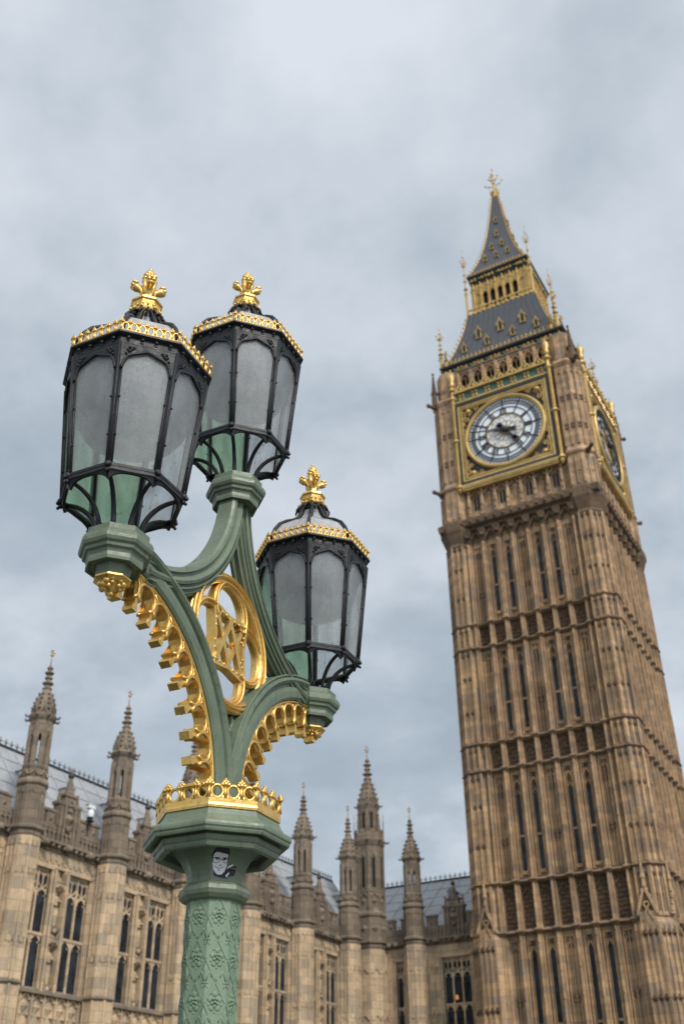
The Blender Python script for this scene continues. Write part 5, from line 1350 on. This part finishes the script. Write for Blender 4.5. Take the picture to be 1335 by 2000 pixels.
# --- windows: lights with cusped heads, transom, panel tracery
def window(F, w, uc, wd, lights):
    mb = MB(F); h = wd / 2; lw = wd / lights; z0, z1, zt = ZS + 0.12, 13.08, 10.05
    for i in range(1, lights): mb.box(uc - h + lw * i - 0.055, uc - h + lw * i + 0.055, -0.70, -0.52, z0, z1)
    for s_ in (-1, 1): mb.box(uc + s_ * (h - 0.04) - 0.04, uc + s_ * (h - 0.04) + 0.04, -0.70, -0.54, z0, z1)
    mb.box(uc - h, uc + h, -0.70, -0.50, zt - 0.07, zt + 0.07)
    for i in range(lights):
        c = uc - h + lw * (i + 0.5)
        for zh in (zt - 0.12, 12.05):
            hw = lw / 2 - 0.04
            for s_ in (-1, 1):
                pts = [(c + s_ * hw, -0.62, zh - 0.42), (c + s_ * hw * 0.86, -0.62, zh - 0.22), (c + s_ * hw * 0.45, -0.62, zh - 0.06), (c, -0.62, zh + 0.04)]
                mb.strip(pts, [(c + s_ * hw * 1.06, -0.62, zh - 0.40), (c + s_ * hw * 1.06, -0.62, zh - 0.1), (c + s_ * hw * 1.0, -0.62, zh + 0.05), (c + 0.001 * s_, -0.62, zh + 0.10)], (0, 0.08, 0))
                mb.ball((c + s_ * hw * 0.6, -0.60, zh - 0.25), 0.05, 4)
        mb.box(c - 0.035, c + 0.035, -0.70, -0.56, 12.05, z1)
        for s_ in (-1, 1):
            hw = lw / 4
            gar(mb, c + s_ * hw, hw * 0.8, -0.62, 12.72, 12.92, d=0.06); mb.bar((c, -0.62, 12.1), (c + s_ * hw * 1.9, -0.62, 12.45), 0.06, (0, 1, 0), 0.06)
    mb.box(uc - h, uc + h, -0.70, -0.54, 12.95, z1)
    wn = wb(mb, 'window', 'honey_stone', w)
    mb = MB(F); mb.box(uc - h, uc + h, -0.65, -0.61, z0, z1)
    pn = wb(mb, 'pane', 'window_glass', w, wn)
    mb = MB(F)
    for i in range(lights):
        for j in range(1, 3): mb.box(uc - h + lw * (i + j / 3) - 0.008, uc - h + lw * (i + j / 3) + 0.008, -0.61, -0.595, z0, z1)
    for j in range(1, 13): z = z0 + (z1 - z0) * j / 13; mb.box(uc - h, uc + h, -0.61, -0.598, z - 0.008, z + 0.008)
    wb(mb, 'leading', 'dark_iron', w, wn)
    return wn
wn = window(F1, wing, SP * K0 + 1.79, 1.54, 2)
for k in range(K0, K1):
    for d in (0, 2.82):
        if k == K0 and d == 0: continue
        copy_tree(wn, wing, (0, SP * (k - K0) + d, 0))
window(F2, wing2, 2.27, 1.10, 2); window(F2, wing2, 6.40, 2.10, 3)
# --- statues in their canopied niches
def statue(F, w, u, z, s):
    mb = MB(F); o = -0.62
    mb.lathe([(0.24, 0), (0.25, 0.08), (0.20, 0.5), (0.19, 0.8), (0.165, 1.0), (0.19, 1.15), (0.23, 1.32), (0.20, 1.42), (0.08, 1.48), (0.07, 1.53), (0.105, 1.60), (0.115, 1.68), (0.09, 1.77), (0.03, 1.81)], 10, 0, c=(u, o), z=z, smooth=True, sy=0.75)
    mb.tube([(u - 0.2, o, z + 1.36), (u - 0.27, o + 0.05, z + 1.1), (u - 0.12, o + 0.2, z + 1.0), (u + 0.02, o + 0.22, z + 1.02)], [0.075, 0.075, 0.065, 0.05], 6); mb.tube([(u + 0.2, o, z + 1.36), (u + 0.27, o + 0.05, z + 1.1), (u + 0.16, o + 0.2, z + 1.12 + 0.1 * s), (u + 0.08, o + 0.24, z + 1.2)], [0.075, 0.075, 0.065, 0.05], 6)
    for q_ in (-0.12, -0.03, 0.07, 0.15): mb.tube([(u + q_, o + 0.14, z + 0.04), (u + q_ * 0.8, o + 0.13, z + 0.9)], 0.03, 4)
    return wb(mb, 'statue', 'honey_stone', w)
mb = MB(F1)
for k in range(K0, K1):
    c = SP * k + SP / 2
    for z in (7.75, 10.35): mb.frus(c, -0.6, z - 0.15, z + 0.12, 0.12, 0.12, 0.32, 0.26); mb.ball((c, -0.4, z - 0.05), 0.14, 5)
    for z in (9.75, 12.35):
        mb.lathe([(0.27, 0), (0.27, 0.12), (0.18, 0.2), (0.17, 0.35), (0.09, 0.5), (0.02, 0.75)], 6, 0, c=(c, -0.58), z=z)
        for q_ in (-1, 0, 1): gar(mb, c + q_ * 0.17, 0.10, -0.34, z - 0.05, z + 0.2, d=0.03); mb.ball((c + q_ * 0.17, -0.34, z + 0.25), 0.05, 4)
wb(mb, 'niche_canopy', 'honey_stone', wing)['kind'] = 'stuff'
st1, st2 = statue(F1, wing, SP * K0 + SP / 2, 7.9, 0), statue(F1, wing, SP * K0 + SP / 2, 10.5, 1)
for k in range(K0 + 1, K1):
    for st in (st1, st2): copy_tree(st, wing, (0, SP * (k - K0), 0))
# --- roofs
def roof(F, w, u0, u1, oe, ze, orr, zr, skip=()):
    mb = MB(F)
    mb.poly([(u0, oe, ze), (u1, oe, ze), (u1, orr, zr), (u0, orr, zr)], (0, -0.02, -0.15)); mb.poly([(u0, orr - 0.01, zr), (u1, orr - 0.01, zr), (u1, 2 * orr - oe, ze), (u0, 2 * orr - oe, ze)], (0, 0.02, -0.15))
    mb.box(u0, min(u1, u0 + 60), oe - 0.6, oe + 0.06, ze - 1.0, ze - 0.05)
    sl = Vector((0, orr - oe, zr - ze)); nrm = Vector((0, zr - ze, -(orr - oe))).normalized()
    n = int((u1 - u0) / 1.28)
    for i in range(n + 1):
        u = u0 + (u1 - u0) * i / n; mb.bar(Vector((u, oe, ze)) + nrm * 0.03, Vector((u, oe, ze)) + sl + nrm * 0.012, 0.06, nrm, 0.025)
    m_ = 6
    for j in range(m_ + 1):
        p = Vector((0, oe, ze)) + sl * (j / m_) + nrm * 0.010; mb.bar(p + Vector((u0, 0, 0)), p + Vector((u1, 0, 0)), 0.045, nrm, 0.02)
    rf = wb(mb, 'roof', 'roof_plates', w)
    mb = MB(F); mb.tube([(u0, orr, zr + 0.05), (u1, orr, zr + 0.05)], 0.09, 6)
    n = int((u1 - u0) / 0.42)
    for i in range(n):
        u = u0 + (u1 - u0) * (i + 0.5) / n; mb.tube([(u, orr, zr), (u, orr, zr + 0.42)], 0.035, 4)
        mb.tube([(u - 0.16, orr, zr + 0.34), (u, orr, zr + 0.22), (u + 0.16, orr, zr + 0.34)], 0.03, 4)
    cr = wb(mb, 'ridge_cresting', 'dark_iron', w, rf)
    mb = MB(F)
    for i in range(n): u = u0 + (u1 - u0) * (i + 0.5) / n; mb.ball((u, orr, zr + 0.46), 0.06, 4)
    wb(mb, 'gilt_tip', 'tower_gold', w, rf)['kind'] = 'stuff'
    k = int((u1 - u0) / 3.2)
    for i in range(k):
        u = u0 + (u1 - u0) * (i + 0.5) / k; p = Vector((u, oe, ze)) + sl * 0.62
        mb = MB(F); mb.box(u - 0.28, u + 0.28, p.y - 0.5, p.y + 0.34, p.z, p.z + 0.42); mb.poly([(u - 0.36, p.y + 0.40, p.z + 0.40), (u + 0.36, p.y + 0.40, p.z + 0.40), (u, p.y + 0.40, p.z + 0.72)], (0, -1.1, 0))
        for q_ in range(3): mb.box(u - 0.2, u + 0.2, p.y + 0.34, p.y + 0.37, p.z + 0.08 + 0.11 * q_, p.z + 0.12 + 0.11 * q_)
        wb(mb, 'roof_vent', 'roof_plates', w, rf)
roof(F1, wing, SP * K0, SP * K1 + 6.0, -1.0, 14.9, -4.8, 20.05)
roof(F2, wing2, -4.0, 9.4, -1.0, 14.9, -7.8, 20.1)
# --- octagonal stair turret in the angle
mb = MB(F2); c = (0.0, 0.0)
mb.lathe([(1.12, GROUND), (1.12, 13.95)], 8, 22.5, c=c, mat=0)
mb.lathe([(1.10, 14.45), (1.10, 16.1), (1.20, 16.2), (1.20, 16.35), (1.08, 16.5), (1.05, 16.6), (1.05, 21.2), (1.16, 21.4), (1.24, 21.6), (1.24, 21.75), (1.15, 21.8), (1.15, 22.25), (0.95, 22.25), (0.80, 22.3), (0.80, 24.1), (0.88, 24.3), (0.93, 24.45), (0.88, 24.55), (0.76, 24.6), (0.72, 24.9), (0.62, 25.4), (0.48, 25.9), (0.34, 26.3), (0.22, 26.65), (0.17, 27.3), (0.12, 28.2)], 8, 22.5, c=c, mat=1, capb=False)
for k in range(8):
    a2 = R(45 * k); M = Matrix(((-math.sin(a2), math.cos(a2), 0, 0), (math.cos(a2), math.sin(a2), 0, 0), (0, 0, 1, 0), (0, 0, 0, 1))); mb.setT(F2 @ M)
    a1, a3 = 1.05 * C8, 0.80 * C8
    mb.box(-0.15, 0.15, a1 - 0.1, a1 + 0.012, 18.2, 20.35, 2); mb.box(-0.22, -0.15, a1 - 0.05, a1 + 0.07, 18.1, 20.4, 1); mb.box(0.15, 0.22, a1 - 0.05, a1 + 0.07, 18.1, 20.4, 1); gar(mb, 0, 0.2, a1 + 0.04, 20.35, 20.7, 1)
    for s_ in (-1, 1): mb.box(s_ * 0.38 - 0.04, s_ * 0.38 + 0.04, a1 - 0.05, a1 + 0.07, 16.6, 21.2, 1)
    mb.pyr((0, a1, 17.2), (0, 1, 0), (0, 0, 1), 0.26, 0.15, 1, rot=0); gar(mb, 0, 0.28, a1 + 0.04, 17.5, 17.85, 1); mb.box(-0.4, 0.4, a1 - 0.05, a1 + 0.06, 17.9, 18.0, 1)
    mb.box(-0.12, 0.12, a3 - 0.1, a3 + 0.01, 22.6, 23.8, 2); mb.box(-0.18, -0.12, a3 - 0.05, a3 + 0.05, 22.5, 23.9, 1); mb.box(0.12, 0.18, a3 - 0.05, a3 + 0.05, 22.5, 23.9, 1); gar(mb, 0, 0.15, a3 + 0.03, 23.75, 24.0, 1)
    mb.box(-0.2, 0.2, 1.02, 1.1, 22.25, 22.5, 1); gar(mb, 0, 0.24, 0.70, 24.6, 25.05, 1)
    for zz in (12.6, 9.6): gar(mb, 0, 0.32, 1.06, zz - 0.3, zz + 0.05, 0)
    mb.pyr((0, 1.02, 15.3), (0, 1, 0), (0, 0, 1), 0.3, 0.16, 1, rot=0)
    mb.setT(F2); a = R(22.5 + 45 * k); ca, sa = math.cos(a), math.sin(a)
    mb.tube([(0.86 * ca, 0.86 * sa, 24.42), (1.02 * ca, 1.02 * sa, 24.38), (1.08 * ca, 1.08 * sa, 24.5)], 0.07, 5, mat=1); mb.tube([(1.2 * ca, 1.2 * sa, 21.6), (1.42 * ca, 1.42 * sa, 21.55), (1.5 * ca, 1.5 * sa, 21.66)], 0.08, 5, mat=1)
    for r, z in ((0.74, 25.0), (0.64, 25.4), (0.52, 25.8), (0.40, 26.15)): mb.ball(((r + 0.02) * ca, (r + 0.02) * sa, z), 0.10, 5, mat=1)
    mb.lathe([(0.05, 22.3), (0.04, 23.2)], 5, 0, c=(1.12 * ca, 1.12 * sa), mat=1)
for z, r in ((26.6, 0.34), (27.0, 0.40), (27.4, 0.28), (27.75, 0.33), (28.1, 0.2)): mb.lathe([(0.12, -0.15), (r, -0.02), (r * 0.9, 0.06), (0.1, 0.15)], 8, 0, c=c, z=z, mat=1)
stt = wb(mb, 'stair_turret', ['honey_stone', 'weathered_stone', 'void'], wing2)
mb = MB(F2); mb.tube([(0, 0, 28.1), (0, 0, 29.4)], [0.045, 0.02], 5); mb.ball((0, 0, 28.9), 0.12, 6); mb.ball((0, 0, 29.25), 0.08, 5); mb.tube([(-0.22, 0, 29.05), (0.22, 0, 29.05)], 0.035, 4)
wb(mb, 'gilt_vane', 'tower_gold', wing2, stt)
for k in range(8):
    mb = MB(F2); a = R(22.5 + 45 * k); mb.tube([(1.12 * math.cos(a), 1.12 * math.sin(a), 23.15), (1.12 * math.cos(a), 1.12 * math.sin(a), 23.9)], [0.03, 0.012], 4); mb.ball((1.12 * math.cos(a), 1.12 * math.sin(a), 23.6), 0.06, 4)
    wb(mb, 'gilt_pennant', 'tower_gold', wing2, stt)
# --- a lit lamp standing behind the three-light window
m, t, b = mat('lamp_shade'); b.inputs['Base Color'].default_value = (0.6, 0.25, 0.06, 1); b.inputs['Emission Color'].default_value = (1.0, 0.42, 0.10, 1); b.inputs['Emission Strength'].default_value = 0.45
ll = thing(empty('table_lamp', (-31.45, 71.95, 10.12)), 'small lit lamp glowing orange behind the three-light window beside the clock tower', 'lamp')
mb = MB(); mb.lathe([(0.10, 0.22), (0.085, 0.40), (0.06, 0.50)], 10, 0, smooth=True); mb.build('shade', 'lamp_shade', ll)
mb = MB(); mb.lathe([(0.06, 0.0), (0.07, 0.03), (0.02, 0.07), (0.02, 0.24)], 10, 0); mb.build('base', 'dark_iron', ll)
# --- security camera on the parapet
cc = thing(empty('security_camera', (-38.35, 41.35, 15.97)), 'white dome security camera standing on the parapet between the two left turrets', 'camera')
mb = MB(); mb.lathe([(0.05, 0), (0.05, 0.16), (0.16, 0.2), (0.19, 0.26), (0.19, 0.52), (0.15, 0.60), (0.05, 0.63)], 14, 0, smooth=True); mb.box(-0.13, 0.13, -0.3, 0.2, 0.66, 0.84); mb.box(-0.15, 0.15, -0.36, 0.22, 0.84, 0.88); mb.tube([(0, 0, 0.6), (0, 0, 0.7)], 0.06, 6)
mb.build('housing', 'white_casing', cc)
mb = MB(); mb.ball((0, 0, 0.22), 0.175, 12); mb.lathe([(0.24, 0.0), (0.24, 0.03)], 10, 0); mb.build('dome_window', 'dark_iron', cc)

# ================================================================== GROUND, BRIDGE, RIVER
def sheet(name, x0, x1, y0, y1, z0, z1, m_, kind='structure'):
    mb = MB(); mb.box(x0, x1, y0, y1, z0, z1); o = mb.build(name, m_); o['kind'] = kind; return o
sheet('ground', -4000, 4000, 8, 8000, GROUND - 3, GROUND - 0.004, 'paving')
sheet('lawn', -37.0, -4.0, 10, 66, GROUND - 0.004, GROUND + 0.02, 'grass')
sheet('river', -4000, -2.9, -6000, 7.99, WATER - 1, WATER, 'river_water')
sheet('pavement', -2.30, 3.0, -60, 60, PAVE - 0.5, PAVE, 'paving')
sheet('road', 3.0, 16.0, -60, 66, PAVE - 0.62, PAVE - 0.12, 'asphalt')
mb = MB()
mb.box(-2.75, -2.31, -60, 60, PAVE - 0.6, LB - 0.16); mb.box(-2.82, -2.12, -60, 60, LB - 0.16, LB - 0.002)
for i in range(60): mb.box(-2.31, -2.27, -59 + 2 * i - 0.75, -59 + 2 * i + 0.75, PAVE + 0.2, LB - 0.25)
thing(mb.build('bridge_parapet', 'pale_green_paint'), 'pale green cast-iron bridge parapet under the street lamp', 'parapet')
